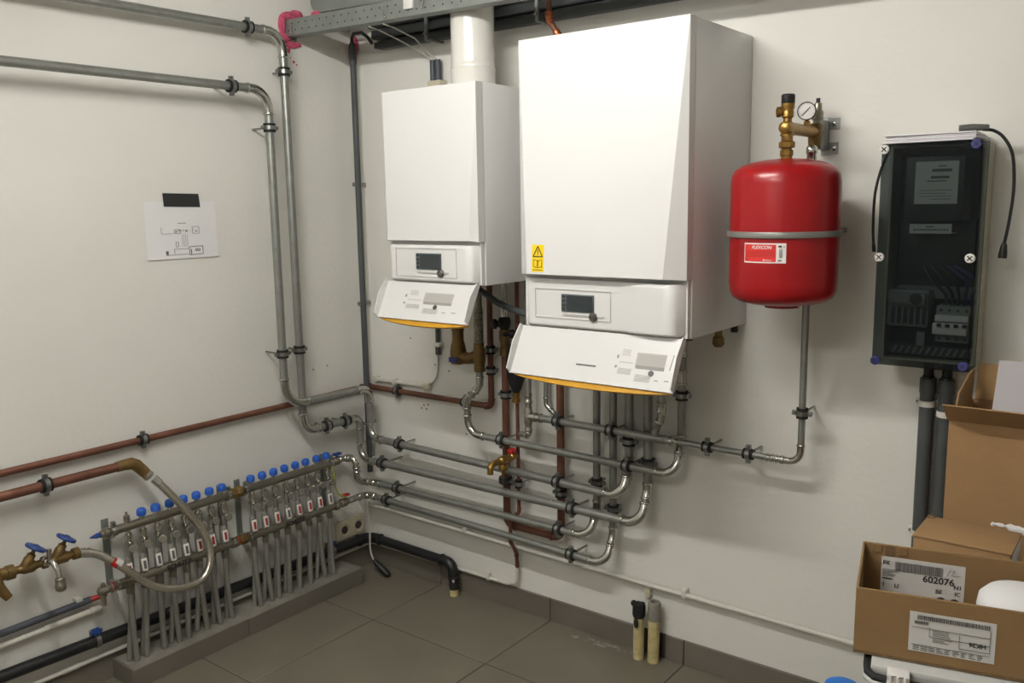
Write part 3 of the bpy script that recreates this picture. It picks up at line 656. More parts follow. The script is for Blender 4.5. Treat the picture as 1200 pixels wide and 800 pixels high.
for y, where in ((-0.306, 'left'), (-0.208, 'right')):
    k = (y+0.424)/(0.294); clamp((0.07+0.025*k, y, 0.742+0.006*k), (0.025, 0.294, 0.006), 0.0165, TOW_L, 0.07+0.025*k, where+' one of two pipe clamps on the short run above the blue caps')

# ------------------------------------------------------------------ drains, conduits and stubs
dr = thing('drain_pipe', 'thick black drain pipe low along both walls, turning down into the floor', 'pipe', (0.03, -0.03, 0.13))
pipe_run(dr, [(0.036, -2.4, 0.205), (0.036, -0.042, 0.143), (0.572, -0.060, 0.146), (0.578, -0.060, 0.03)], 0.0212, [0.045, 0.04], 'drain_black', 'drain_black', 0.03, 1.12)
part('foam_end', MB().cyl((0.578, -0.060, 0.0), (0.578, -0.060, 0.031), 0.019, seg=16), 'yellow_foam', dr, 'pale yellow end at the floor')
part('sticker', MB().box((0.588, -0.0830, 0.070), (0.598, -0.0800, 0.082)), 'label_paper', dr)
def drain_clip(y, label):
    z = 0.205+(0.143-0.205)*(y+2.4)/2.358
    t = thing('pipe_bracket', label, 'pipe bracket', (0.036, y, z), 'brackets on the drain pipe')
    part('band', MB().lathe((0.036, y-0.009, z), Y, [(0.0225, 0), (0.0250, 0.001), (0.0250, 0.017), (0.0225, 0.018)], 18, False), 'clamp_metal', t)
    part('screw_head', MB().box((0.024, y-0.014, z+0.024), (0.050, y+0.014, z+0.044), 0.004).cyl((0.038, y-0.02, z+0.034), (0.038, y+0.02, z+0.034), 0.006), 'blue_handle', t)
    part('foot', MB().box((0.0, y-0.008, z-0.008), (0.0125, y+0.008, z+0.03)), 'clamp_metal', t)
drain_clip(-1.365, 'bracket with blue screw on the black drain left of the plinth')
drain_clip(-0.278, 'bracket with blue screw on the black drain near the corner')
lw = thing('white_conduit', 'thin white conduit resting on the skirting below the black drain', 'conduit', (0.02, -1.0, 0.105))
pipe_run(lw, [(0.022, -2.4, 0.106), (0.022, -0.022, 0.106), (0.845, -0.022, 0.110), (0.900, -0.026, 0.130), (0.905, -0.028, 0.200)], 0.0075, [0.012, 0.05, 0.03], 'white_pvc', 'white_pvc', 0, 1.0)
part('clip', MB().box((0.738, -0.033, 0.100), (0.752, -0.0115, 0.132), 0.004), 'white_pvc', lw)
for y in (-1.49, -0.30): part('coupling', MB().cyl((0.022, y, 0.106), (0.022, y+0.06, 0.106), 0.0092, seg=12), 'white_pvc', lw)
uw = thing('white_conduit', 'long white conduit along the back wall above the skirting', 'conduit', (1.5, -0.018, 0.27))
pipe_run(uw, [(0.012, -0.025, 0.292), (2.402, -0.025, 0.277)], 0.0088, 0.02, 'white_pvc', 'white_pvc', 0, 1.0)
for x in (0.62, 1.662, 2.30):
    z = 0.290-0.015*(x-0.012)/2.39
    part('clip', MB().box((x-0.009, -0.036, z-0.010), (x+0.009, -0.001, z+0.024), 0.004), 'white_pvc', uw)
st1 = thing('pipe_stub', 'yellow foam pipe stub with a black taped top at the skirting', 'pipe stub', (1.496, -0.060, 0), 'pipe stubs rising from the floor')
part('tube', MB().cyl((1.496, -0.060, 0.0), (1.497, -0.062, 0.20), 0.0205, seg=18), 'yellow_foam', st1)
q = MB().lathe((1.497, -0.062, 0.165), Zz, [(0.0215, 0), (0.024, 0.008), (0.0235, 0.04), (0.021, 0.052), (0.012, 0.055)], 18).wobble(0.0022)
q.ball((1.478, -0.066, 0.215), 0.012).ball((1.500, -0.088, 0.150), 0.010, (1, 0.5, 2))
part('black_tape', q, 'rubber', st1)
st2 = thing('pipe_stub', 'yellow foam pipe stub with a grey mortar top, the taller of two', 'pipe stub', (1.553, -0.050, 0), 'pipe stubs rising from the floor')
part('tube', MB().cyl((1.553, -0.052, 0.0), (1.556, -0.052, 0.19), 0.0215, seg=18), 'yellow_foam', st2)
part('mortar_collar', MB().lathe((1.556, -0.052, 0.165), Zz, [(0.0218, 0), (0.0235, 0.012), (0.0235, 0.066), (0.021, 0.072), (0.013, 0.072), (0.012, 0.05)], 18).wobble(0.001), 'concrete', st2)
single('wall_stub', MB().cyl((1.508, -0.001, 0.255), (1.508, -0.022, 0.255), 0.012).box((1.497, -0.022, 0.225), (1.519, -0.001, 0.25), 0.004), 'socket_beige', 'small beige wire outlet in the wall above the foam stubs', 'outlet')

gp = thing('bluegrey_conduit', 'dark blue grey conduit ending in a red sleeve left of the manifold', 'conduit', (0.03, -1.7, 0.32))
part('tube', MB().cyl((0.026, -2.4, 0.318), (0.026, -1.37, 0.331), 0.0125, seg=14), 'conduit_bluegrey', gp)
part('red_sleeve', MB().cyl((0.026, -1.372, 0.331), (0.045, -1.318, 0.338), 0.0105, 0.008, 12), 'red_handle', gp)
part('clip', MB().box((0.001, -1.42, 0.333), (0.034, -1.398, 0.352), 0.003), 'white_pvc', gp)
wc = thing('white_conduit', 'short white conduit with a capped end below the blue grey conduit', 'conduit', (0.02, -1.7, 0.28))
part('tube', MB().cyl((0.018, -2.4, 0.272), (0.018, -1.345, 0.285), 0.0095, seg=14), 'white_pvc', wc)
part('coupling', MB().cyl((0.018, -1.53, 0.2827), (0.018, -1.345, 0.285), 0.0115, seg=14), 'white_pvc', wc)
part('cap', MB().cyl((0.018, -1.37, 0.2847), (0.018, -1.335, 0.285), 0.0145, seg=14), 'white_pvc', wc)

# ------------------------------------------------------------------ plinth under the manifolds
PH = 0.073
pl = thing('tiled_plinth', 'low grey tiled plinth with rough screed top under the manifolds', 'plinth', (0.08, -0.75, 0))
part('screed', MB().box((0.012, -1.296, 0.0), (0.149, -0.212, PH-0.001)), 'concrete', pl)
for a, b in ((-1.305, -0.82), (-0.818, -0.205)): part('face_tile', MB().box((0.149, a+0.001, 0.0), (0.157, b-0.001, PH), 0.0015, 1), 'tile_skirting', pl)
for a in (-1.305, -0.211): part('end_tile', MB().box((0.012, a, 0.0), (0.1485, a+0.008, PH), 0.0015, 1), 'tile_skirting', pl)

# ------------------------------------------------------------------ underfloor heating manifolds
UX, UZ, LX, LZ = 0.062, 0.567, 0.104, 0.384
def manifold(label, ys, ya, yb, missing, letters_y, seed):
    random.seed(seed)
    t = thing('heating_manifold', label, 'manifold', (0.0, (ya+yb)/2, 0.3))
    up = part('top_bar', MB().lathe((UX, ya, UZ), Y, [(0.0165, 0), (0.0165, yb-ya)], 18), 'bar_steel', t)
    lo = part('bottom_bar', MB().lathe((LX, ya-0.02, LZ), Y, [(0.0165, 0), (0.0165, yb-ya+0.02)], 18), 'bar_steel', t)
    for yy in (ya+0.004, yb-0.018):
        part('collar', MB().lathe((UX, yy, UZ), Y, [(0.017, 0), (0.021, 0.002), (0.021, 0.012), (0.017, 0.014)], 18, False), 'chrome', t)
        part('collar', MB().lathe((LX, yy-0.02, LZ), Y, [(0.017, 0), (0.021, 0.002), (0.021, 0.012), (0.017, 0.014)], 18, False), 'chrome', t)
    for i, y in enumerate(ys):
        # return valve with its blue cap above the bar
        part('valve_neck', MB().lathe((UX, y, UZ+0.013), Zz, [(0.010, 0), (0.010, 0.008), (0.0125, 0.009), (0.0125, 0.015)], 10), 'chrome', t)
        if i not in missing:
            tilt = Vector((random.uniform(-0.05, 0.12), random.uniform(-0.08, 0.08), 1)).normalized()
            part('blue_cap', MB().lathe(V(UX, y, UZ+0.026), tilt, [(0.0135, 0), (0.0165, 0.002), (0.0172, 0.010), (0.0165, 0.020), (0.0125, 0.0255), (0.006, 0.028), (0.0, 0.0285)], 16), 'blue_cap', t)
        else:
            part('bare_valve', MB().lathe((UX, y, UZ+0.028), Zz, [(0.011, 0), (0.011, 0.012), (0.005, 0.014), (0.004, 0.026)], 10), 'dull_nickel', t)
        # below the top bar: chrome union and little thermometer
        part('union', MB().lathe((UX+0.002, y, UZ-0.012), (0.03, 0, -1), [(0.0095, 0), (0.0095, 0.012), (0.0140, 0.014), (0.0140, 0.028), (0.0105, 0.030), (0.0105, 0.040), (0.0145, 0.042), (0.0145, 0.056), (0.0095, 0.060)], 10), 'chrome', t)
        dy = y+0.006; dz = UZ-0.078
        dial = part('dial', MB().lathe((UX+0.012, dy, dz), (1, -0.35, 0.15), [(0.006, 0), (0.006, 0.016), (0.0145, 0.018), (0.0155, 0.022), (0.0155, 0.030), (0.0135, 0.032)], 18), 'chrome', t)
        ax = Vector((1, -0.35, 0.15)).normalized(); part('dial_face', MB().cyl(V(UX+0.012, dy, dz)+ax*0.0315, V(UX+0.012, dy, dz)+ax*0.0326, 0.0115, seg=16), 'dial_grey', dial)
        # pipes of the loop down to the plinth
        w1 = -0.026+random.uniform(-0.010, 0.010); w2 = 0.006+random.uniform(-0.016, 0.016)
        part('loop_tube', MB().tube([(UX+0.003, y, UZ-0.068), (UX+0.006, y, 0.42), (UX+0.008, y+w1*0.3, 0.30), (0.074, y+w1, 0.16), (0.074, y+w1*1.3, PH+0.0008)], 0.0098, 12), 'loop_grey', t)
        yf = y-0.032
        part('flow_tube', MB().lathe((LX, yf, LZ+0.012), Zz, [(0.010, 0), (0.012, 0.004), (0.012, 0.062), (0.008, 0.070)], 12), 'loop_grey', t)
        ffr = Fr((LX+0.0125, yf, LZ+0.044), (0.25, 1, 0), (-0.16, 0, 1))
        fw_ = part('flow_window', MB().fbox(ffr, (-0.0105, -0.024, -0.006), (0.0105, 0.024, 0.004), 0.004, 2), 'flow_white', t)
        part('indicator', MB().fbox(ffr, (-0.0048, -0.015, 0.003), (0.0048, 0.015, 0.0046)), 'flow_red' if random.random() < 0.75 else 'ink_soft', fw_)
        part('compression_nut', MB().lathe((LX, yf, LZ-0.014), (0, 0, -1), [(0.010, 0), (0.010, 0.006), (0.0145, 0.008), (0.0145, 0.028), (0.0110, 0.034)], 6), 'dull_nickel', t)
        part('loop_tube', MB().tube([(LX, yf, LZ-0.045), (LX-0.001, yf, 0.27), (0.098, yf+w2*0.5, 0.17), (0.097, yf+w2, PH+0.0008)], 0.0104, 12), 'loop_grey', t)
    # end brackets from the wall
    for yy in (ya-0.012+0.03, yb-0.008):
        q = MB().box((0.0, yy-0.013, LZ-0.05), (0.004, yy+0.013, UZ+0.03)).box((0.0, yy-0.011, UZ-0.030), (UX-0.012, yy+0.011, UZ-0.016)).box((0.0, yy-0.011, LZ-0.030), (LX-0.012, yy+0.011, LZ-0.0155))
        part('bracket', q, 'galv_sheet', t)
        part('bracket_clip', MB().lathe((UX, yy-0.008, UZ), Y, [(0.0175, 0), (0.0200, 0.0), (0.0200, 0.016), (0.0175, 0.016)], 16, False).box((UX-0.008, yy-0.008, UZ+0.018), (UX+0.008, yy+0.008, UZ+0.034), 0.003), 'clamp_metal', t)
    # lettering along the bottom bar
    lf = Fr((LX+0.0172, letters_y, LZ-0.008), Y, Zz)
    nm = text_mb('SCHÜTZ', 0.026, lambda a, b: lf.p(a, b, 0.0008), 'CENTER', 0.0, 0.0009)
    part('lettering', nm, 'ink', lo)
    return t
yl = [-1.231+0.0562*i for i in range(8)]; yr = [-0.702+0.0567*i for i in range(8)]
mL = manifold('left one of two eight port heating manifolds, behind the braided hose', yl, -1.300, -0.800, (0,), -1.075, 3)
mR = manifold('right one of two eight port heating manifolds, nearer the room corner', yr, -0.745, -0.270, (), -0.535, 5)
# joints between the two and end valves, belonging to the manifolds
part('joint', MB().lathe((UX, -0.802, UZ), Y, [(0.0175, 0), (0.022, 0.004), (0.022, 0.028), (0.019, 0.03), (0.023, 0.036), (0.023, 0.05), (0.017, 0.054)], 8), 'brass_dull', mL)
part('joint', MB().lathe((LX, -0.802, LZ), Y, [(0.0175, 0), (0.019, 0.004), (0.019, 0.012), (0.022, 0.014), (0.022, 0.03), (0.017, 0.034)], 8), 'brass_dull', mL)
part('copper_ring', MB().lathe((LX, -0.815, LZ), Y, [(0.017, 0), (0.0195, 0.002), (0.0195, 0.012), (0.017, 0.014)], 16, False), 'copper_bright', mL)
ev = part('end_valve', MB().lathe((UX, -1.302, UZ), (0, -1, 0), [(0.0165, 0), (0.020, 0.003), (0.020, 0.016), (0.013, 0.018), (0.013, 0.028), (0.008, 0.03)], 10), 'dull_nickel', mL)
part('vent_handle', MB().lathe((UX, -1.330, UZ), (0, -1, 0), [(0.009, 0), (0.010, 0.012), (0.002, 0.038)], 8), 'blue_handle', ev)
ev2 = part('end_valve', MB().lathe((LX, -1.322, LZ), (0, -1, -0.05), [(0.0165, 0), (0.020, 0.003), (0.020, 0.012), (0.014, 0.014), (0.016, 0.024), (0.016, 0.05), (0.010, 0.055)], 10), 'dull_nickel', mL)
part('red_ring', MB().lathe((LX, -1.326, LZ), (0, -1, 0), [(0.0165, 0), (0.0205, 0.001), (0.0205, 0.004), (0.0165, 0.005)], 16, False), 'red_handle', ev2)
part('drain_elbow', MB().tube([(LX, -1.362, LZ), (LX+0.002, -1.362, LZ-0.02), (LX+0.004, -1.362, LZ-0.055)], [0.011, 0.010, 0.009], 10).cyl((LX, -1.358, LZ), (LX, -1.358, LZ+0.024), 0.008), 'dull_nickel', ev2)
for (bx_, bz_, hm, nm_) in ((UX, UZ, 'blue_handle', 'blue'), (LX, LZ, 'red_handle', 'red')):
    v_ = part('ball_valve', MB().lathe((bx_, -0.272, bz_), Y, [(0.0165, 0), (0.020, 0.003), (0.020, 0.014), (0.016, 0.018), (0.019, 0.026), (0.019, 0.032), (0.0145, 0.0340)], 10), 'dull_nickel', mR)
    part('valve_handle', MB().box((bx_-0.011, -0.263, bz_+0.026), (bx_+0.012, -0.222, bz_+0.037), 0.004).cyl((bx_, -0.243, bz_+0.014), (bx_, -0.243, bz_+0.028), 0.006), hm, v_)
part('earth_wire', MB().tube([(UX+0.02, -0.292, UZ-0.01), (UX+0.03, -0.288, UZ-0.06), (UX+0.035, -0.29, 0.46), (0.11, -0.285, 0.43), (0.125, -0.26, 0.415), (0.12, -0.245, 0.405)], 0.0035, 8), 'wire_yellowgreen', mR)

# ------------------------------------------------------------------ copper feed, braided hose and handwheel valves
c2 = thing('copper_pipe_run', 'short lower copper pipe on the left wall ending in a brass elbow', 'pipe', (0.06, -1.6, 0.79))
pipe_run(c2, [(0.060, -2.3, 0.790), (0.060, -1.225, 0.792)], 0.0165, 0.02, 'copper', 'copper')
part('brass_elbow', MB().tube([(0.06, -1.250, 0.792), (0.06, -1.225, 0.793), (0.061, -1.195, 0.792), (0.063, -1.178, 0.782), (0.066, -1.163, 0.764), (0.072, -1.150, 0.746)], [0.0185, 0.0195, 0.022, 0.022, 0.0205, 0.0195], 18), 'brass_dull', c2)
part('nut', MB().lathe((0.073, -1.149, 0.744), (0.010, 0.026, -0.033), [(0.0185, 0), (0.020, 0.002), (0.020, 0.016), (0.0165, 0.018)], 8), 'dull_nickel', c2)
def catmull(P, n=8):
    P = [V(p) for p in P]; P = [P[0]*2-P[1]]+P+[P[-1]*2-P[-2]]; out = []
    for i in range(1, len(P)-2):
        for k in range(n):
            t = k/n; a, b, c, d = P[i-1], P[i], P[i+1], P[i+2]
            out.append(0.5*((2*b)+(c-a)*t+(2*a-5*b+4*c-d)*t*t+(3*b-a-3*c+d)*t**3))
    return out+[P[-2]]
hp = catmull([(0.102, -1.424, 0.541), (0.108, -1.400, 0.536), (0.120, -1.359, 0.512), (0.150, -1.303, 0.457), (0.182, -1.225, 0.374), (0.203, -1.145, 0.336), (0.203, -1.043, 0.330), (0.192, -0.990, 0.390), (0.170, -0.994, 0.488), (0.138, -1.053, 0.603), (0.100, -1.110, 0.695), (0.084, -1.128, 0.722)])
hs = thing('braided_hose', 'looping braided steel hose in front of the left manifold', 'hose', (0.15, -1.2, 0.33))
part('braid', MB().tube(hp, 0.0142, 16), 'braid', hs)
part('ferrule', MB().tube([hp[-1], hp[-4], hp[-8]], 0.0165, 16), 'chrome', hs)
part('ferrule', MB().tube([hp[0], hp[4], hp[10]], [0.0165, 0.0165, 0.0160], 16), 'chrome', hs)
for k in (1, 4, 7): part('crimp_ring', MB().tube([hp[k], hp[k]+(hp[k+1]-hp[k])*0.8], 0.0178, 16), 'chrome', hs)
part('red_tag', MB().tube([hp[20], hp[21], hp[22]], 0.0150, 16), 'red_handle', hs)
part('white_tag', MB().tube([hp[21]+V(0.001, 0.003, 0.005), hp[22]+V(0.001, 0.003, 0.005), hp[23]+V(0.001, 0.003, 0.005)], 0.0146, 16), 'label_paper', hs)
va = thing('filling_valves', 'brass filling valve pair with blue handwheels at the left wall', 'valve', (0.1, -1.6, 0.5))
part('body', MB().lathe((0.10, -1.78, 0.556), (0, 1, -0.035), [(0.020, 0), (0.020, 0.05), (0.024, 0.052), (0.026, 0.07), (0.026, 0.095), (0.021, 0.10), (0.021, 0.118), (0.024, 0.12), (0.024, 0.142), (0.013, 0.146), (0.013, 0.16), (0.019, 0.172), (0.020, 0.20), (0.013, 0.215), (0.013, 0.228), (0.021, 0.232), (0.021, 0.246), (0.013, 0.25), (0.013, 0.262), (0.020, 0.275), (0.020, 0.31), (0.014, 0.32), (0.014, 0.33), (0.020, 0.332), (0.020, 0.352)], 14), 'brass_dull', va)
for yv in (-1.605, -1.505):
    stem0 = V(0.102, yv, 0.552); ax = V(0.10, 0.52, 0.80).normalized()
    st = part('bonnet', MB().lathe(stem0, ax, [(0.016, 0), (0.017, 0.03), (0.014, 0.036), (0.014, 0.046), (0.008, 0.05), (0.006, 0.056), (0.006, 0.075)], 12), 'brass_dull', va)
    part('handwheel', MB().lathe(stem0+ax*0.066, ax, [(0.010, -0.006), (0.010, 0.0), (0.026, 0.001), (0.032, -0.002), (0.034, 0.003), (0.032, 0.008), (0.022, 0.009), (0.010, 0.012), (0.006, 0.014)], 18), 'blue_handle', st)
tp = part('drain_tap', MB().ball((0.115, -1.538, 0.555), 0.017).tube([(0.11, -1.538, 0.56), (0.15, -1.535, 0.555), (0.165, -1.530, 0.535), (0.170, -1.528, 0.505)], [0.011, 0.010, 0.009, 0.009], 12).cyl((0.13, -1.538, 0.565), (0.13, -1.536, 0.60), 0.008), 'chrome', va)
part('hose_nut', MB().lathe((0.170, -1.528, 0.508), (0, 0, -1), [(0.012, 0), (0.0155, 0.003), (0.0155, 0.020), (0.017, 0.022), (0.017, 0.040), (0.014, 0.044)], 12), 'dull_nickel', tp)
part('reducer', MB().tube([(0.12, -1.705, 0.553), (0.13, -1.695, 0.52), (0.14, -1.675, 0.485)], [0.022, 0.018, 0.013], 12), 'brass_dull', va)
part('feed_pipe', MB().cyl((0.10, -2.4, 0.578), (0.10, -1.782, 0.5562), 0.0135, seg=14), 'copper', va)
part('wall_flange', MB().cyl((0.0, -1.70, 0.553), (0.085, -1.70, 0.553), 0.016), 'brass_dull', va)

# ------------------------------------------------------------------ sheet on the left wall, sockets, loose lead
pf = Fr((0.001, -1.037, 1.507), Y, Zz)
ps = thing('paper_sheet', 'white sheet with a printed plan taped to the left wall', 'paper', (0.0, -0.89, 1.507))
vs = []; fs = []
for j in range(7):
    for i in range(9):
        a = 0.297*i/8; b = 0.212*j/6
        lift = 0.002+0.010*max(0, 0.35-j/6)**1.2*(0.5+abs(i/8-0.5)) 
        vs.append(pf.p(a, b-0.006*(i/8)*0+0.0, lift)); vs.append(pf.p(a, b, lift-0.0006))
W9 = 9
idx = lambda i, j, s: (j*W9+i)*2+s
for j in range(6):
    for i in range(8):
        fs.append((idx(i, j, 0), idx(i+1, j, 0), idx(i+1, j+1, 0), idx(i, j+1, 0))); fs.append((idx(i, j, 1), idx(i, j+1, 1), idx(i+1, j+1, 1), idx(i+1, j, 1)))
for i in range(8): fs.append((idx(i, 0, 0), idx(i, 0, 1), idx(i+1, 0, 1), idx(i+1, 0, 0))); fs.append((idx(i, 6, 0), idx(i+1, 6, 0), idx(i+1, 6, 1), idx(i, 6, 1)))
for j in range(6): fs.append((idx(0, j, 0), idx(0, j+1, 0), idx(0, j+1, 1), idx(0, j, 1))); fs.append((idx(8, j, 0), idx(8, j, 1), idx(8, j+1, 1), idx(8, j+1, 0)))
sheet = part('sheet', MB().add(vs, fs), 'paper', ps)
part('tape', MB().prism(Fr((0.002, -0.957, 1.697), Y, Zz), [(0, 0.004), (0.150, 0.0), (0.146, 0.050), (-0.002, 0.053)], 0.001, 0.0035), 'tape_black', ps, 'black tape strip')
df = Fr((0.004, -1.037, 1.507), Y, Zz)
g = MB(); g2 = MB()
def poly(mb, pts, w): 
    for a, b in zip(pts, pts[1:]): mb.line(df, a[0], a[1], b[0], b[1], w, 0.0008)
for r_ in ((0.062, 0.118, 0.062, 0.094, 0.105, 0.094), ): poly(g2, [(r_[0], r_[1]), (r_[2], r_[3]), (r_[4], r_[5])], 0.0012)
poly(g, [(0.115, 0.094), (0.140, 0.094), (0.140, 0.108), (0.115, 0.108), (0.115, 0.094)], 0.0014)
poly(g, [(0.190, 0.092), (0.218, 0.092), (0.218, 0.118), (0.190, 0.118), (0.190, 0.092)], 0.0012)
for k in range(7): g2.rect(df, 0.118+0.014*k, 0.098+0.004*(k % 3), 0.127+0.014*k, 0.103+0.004*(k % 2))
for k in range(4): poly(g2, [(0.146+0.007*k, 0.090), (0.146+0.007*k, 0.044)], 0.0013)
poly(g, [(0.118, 0.062), (0.128, 0.062), (0.128, 0.044), (0.118, 0.044), (0.118, 0.062)], 0.0014)
poly(g, [(0.110, 0.018), (0.110, 0.036), (0.172, 0.036), (0.172, 0.024)], 0.0016)
poly(g, [(0.172, 0.012), (0.230, 0.014), (0.230, 0.044), (0.172, 0.042), (0.172, 0.012)], 0.0026)
poly(g, [(0.075, 0.014), (0.172, 0.016)], 0.0018)
g.rect(df, 0.075, 0.016, 0.085, 0.030); g.rect(df, 0.178, 0.014, 0.182, 0.034)
for k, x0_ in enumerate((0.196, 0.204, 0.212)): poly(g, [(x0_, 0.024), (x0_+0.004, 0.036), (x0_+0.007, 0.024)], 0.0020)
g2.rect(df, 0.130, 0.130, 0.165, 0.133)
part('printed_plan', g, 'ink_soft', sheet); part('printed_notes', g2, 'print_grey', sheet)

so = thing('double_socket', 'beige double wall socket low in the room corner', 'socket', (0.0, -0.12, 0.15))
part('plate', MB().box((0.0, -0.225, 0.168), (0.018, -0.052, 0.258), 0.005), 'socket_beige', so)
for y in (-0.180, -0.097):
    part('well', MB().lathe((0.0185, y, 0.213), X, [(0.030, 0), (0.033, 0.003), (0.030, 0.005), (0.024, 0.003)], 20, False), 'socket_beige', so)
    part('recess', MB().cyl((0.0175, y, 0.213), (0.0195, y, 0.213), 0.018, seg=18), 'grout', so)
ld = thing('loose_lead', 'pale cable dangling in the corner with a black connector on the floor', 'cable', (0.1, -0.06, 0.0))
part('cable', MB().tube(catmull([(0.140, -0.143, 0.372), (0.135, -0.140, 0.350), (0.124, -0.126, 0.30), (0.112, -0.112, 0.20), (0.112, -0.114, 0.13), (0.124, -0.118, 0.095), (0.135, -0.115, 0.07)], 6), 0.0042, 8), 'cable_white', ld)
part('connector', MB().tube([(0.133, -0.115, 0.075), (0.142, -0.112, 0.062), (0.180, -0.105, 0.035), (0.205, -0.10, 0.017), (0.215, -0.098, 0.014)], [0.007, 0.012, 0.016, 0.0155, 0.009], 12), 'black_plastic', ld)

# ------------------------------------------------------------------ channel, ducts and foam under the ceiling
cdir = V(1.0, 0.0, -0.020).normalized()
cf = Fr((0.0, -0.362, 2.380), cdir, (0.020, 0, 1.0))      # front web of the channel, normal towards the room
ch = thing('perforated_channel', 'galvanised perforated support channel crossing above both boilers', 'channel', (0.0, -0.35, 2.38))
part('web', MB().fbox(cf, (0.0, 0.0, -0.003), (2.4, 0.064, 0.0)), 'galv_sheet', ch)
part('lower_flange', MB().fbox(cf, (0.0, 0.0, -0.052), (2.4, 0.003, -0.003)), 'galv_sheet', ch)
part('upper_flange', MB().fbox(cf, (0.0, 0.061, -0.052), (2.4, 0.064, -0.003)), 'galv_sheet', ch)
hm = shared_hole = MB().cyl((0, 0.0002, 0), (0, -0.0004, 0), 0.0032, seg=8).mesh('hole', 'hole_dark', Vector((0, 0, 0)))
for k in range(26):
    for b, off in ((0.046, 0.0), (0.020, 0.02)):
        p = cf.p(0.012+0.042*k+off, b, 0.0006)
        o = bpy.data.objects.new('hole', hm); COL.objects.link(o); o.parent = ch; o.location = p-Vector(ch['_org'])
part('white_tag', MB().fbox(cf, (0.690, 0.022, 0.0), (0.735, 0.075, 0.012), 0.003), 'label_paper', ch)
for a, b0, b1, da in ((0.05, 0.010, 0.034, 0.014), (0.585, 0.010, 0.040, -0.016), (0.775, 0.020, 0.062, 0.016)):
    part('screw', MB().cyl(cf.p(a, b0, 0.004), cf.p(a+da, b1, 0.010), 0.0028, seg=8).ball(cf.p(a, b0, 0.004), 0.005), 'chrome', ch)
part('end_bracket', MB().box((0.0, -0.365, 2.355), (0.004, -0.300, 2.47)), 'galv_sheet', ch)
# big grey duct above the channel
du = MB(); pr = []
for k in range(7):
    a = math.pi*(0.5*k/6); pr.append((0.10+0.05-0.05*math.cos(a)*1.0, 2.515-0.05*math.sin(a)))
fr_ = Fr((0, -0.30, 0), X, Zz)
du.prism(fr_, [(0.10, ROOM_Z-0.002)]+pr+[(0.78, 2.445), (0.78, ROOM_Z-0.002)], -0.12, 0.0)
single('grey_duct', du, 'galv_sheet', 'grey sheet duct with a rounded end just above the perforated channel', 'duct')
# pink foam at the wall ends
f1 = MB()
for p, r_, s_ in (((0.008, -0.372, 2.375), 0.022, (0.6, 1.6, 0.9)), ((0.008, -0.375, 2.425), 0.020, (0.6, 0.9, 2.0)), ((0.010, -0.335, 2.462), 0.022, (0.7, 2.0, 0.8)), ((0.010, -0.30, 2.475), 0.018, (0.7, 1.8, 0.9)), ((0.006, -0.33, 2.352), 0.018, (0.5, 2.0, 0.8)), ((0.004, -0.345, 2.33), 0.010, (0.4, 0.8, 1.2)), ((0.004, -0.30, 2.356), 0.014, (0.4, 1.6, 0.7))):
    f1.ball(p, r_, s_, 14, 8)
ft = thing('expanding_foam', 'pink foam squeezed around the channel end at the left wall', 'foam', (0.01, -0.35, 2.33), 'pink expanding foam')
part('blob', f1.wobble(0.0016), 'pink_foam', ft)
for y_, z_, r_ in ((-0.32, 2.285, 0.006), (-0.305, 2.275, 0.004), (-0.335, 2.300, 0.003)): part('speck', MB().ball((0.002, y_, z_), r_, (0.4, 1, 1), 10, 6), 'pink_foam', ft)
f2 = MB().ball((0.035, -0.010, 2.385), 0.028, (0.8, 0.4, 1.5), 14, 8).ball((0.028, -0.012, 2.352), 0.018, (0.8, 0.5, 1.2), 14, 8)
single('expanding_foam', f2.wobble(0.002), 'pink_foam', 'pink foam blob in the upper room corner behind the dark conduit', 'foam', 'pink expanding foam')
f3 = MB().ball((0.135, -0.306, 2.455), 0.020, (1.5, 0.3, 0.8), 14, 8)
single('expanding_foam', f3.wobble(0.0015), 'pink_foam', 'small pink foam blob on the grey duct above the channel', 'foam', 'pink expanding foam')
# dark cable conduits along the back wall
for k, (x0_, y_, z_, where) in enumerate(((0.215, -0.030, 2.362, 'lowest of four dark cable conduits on the back wall'), (0.190, -0.040, 2.403, 'second lowest dark cable conduit on the back wall'), (0.190, -0.060, 2.444, 'third dark cable conduit up on the back wall'), (0.23, -0.070, 2.486, 'topmost dark cable conduit on the back wall'))):
    t = thing('cable_conduit', where, 'conduit', (x0_, y_, z_), 'dark conduits under the ceiling')
    part('tube', MB().box((x0_, y_-0.020, z_-0.0185), (3.7, y_+0.020, z_+0.0185), 0.008, 3), 'tray_dark', t)
    part('end_cap', MB().box((x0_-0.022, y_-0.016, z_-0.013), (x0_, y_+0.016, z_+0.013), 0.004), 'white_pvc' if k in (1, 2) else 'tray_dark', t)
for x in (0.545, 1.085, 1.9): 
    single('conduit_hanger', MB().box((x-0.006, -0.1005, 2.335), (x+0.006, -0.0925, 2.52)).box((x-0.006, -0.0925, 2.335), (x+0.006, -0.0005, 2.342)).cyl((x, -0.103, 2.36), (x, -0.11, 2.36), 0.006).cyl((x, -0.103, 2.43), (x, -0.11, 2.43), 0.006), 'galv_sheet',
           {0.545: 'small steel hanger on the dark conduits above the sleeves', 1.085: 'small steel hanger on the dark conduits right of the flue', 1.9: 'small steel hanger on the dark conduits beyond the larger boiler'}[x], 'hanger', 'hangers of the dark conduits')
gpipe = thing('copper_gas_pipe', 'bright copper pipe end dropping behind the larger boiler top', 'pipe', (1.165, -0.14, 2.2))
pipe_run(gpipe, [(1.165, -0.135, 2.58), (1.165, -0.135, 2.325), (1.200, -0.135, 2.275), (1.240, -0.12, 2.21), (1.245, -0.1, 2.02)], 0.0105, [0.02, 0.02, 0.02], 'copper', 'copper_bright', 0.01, 1.2)
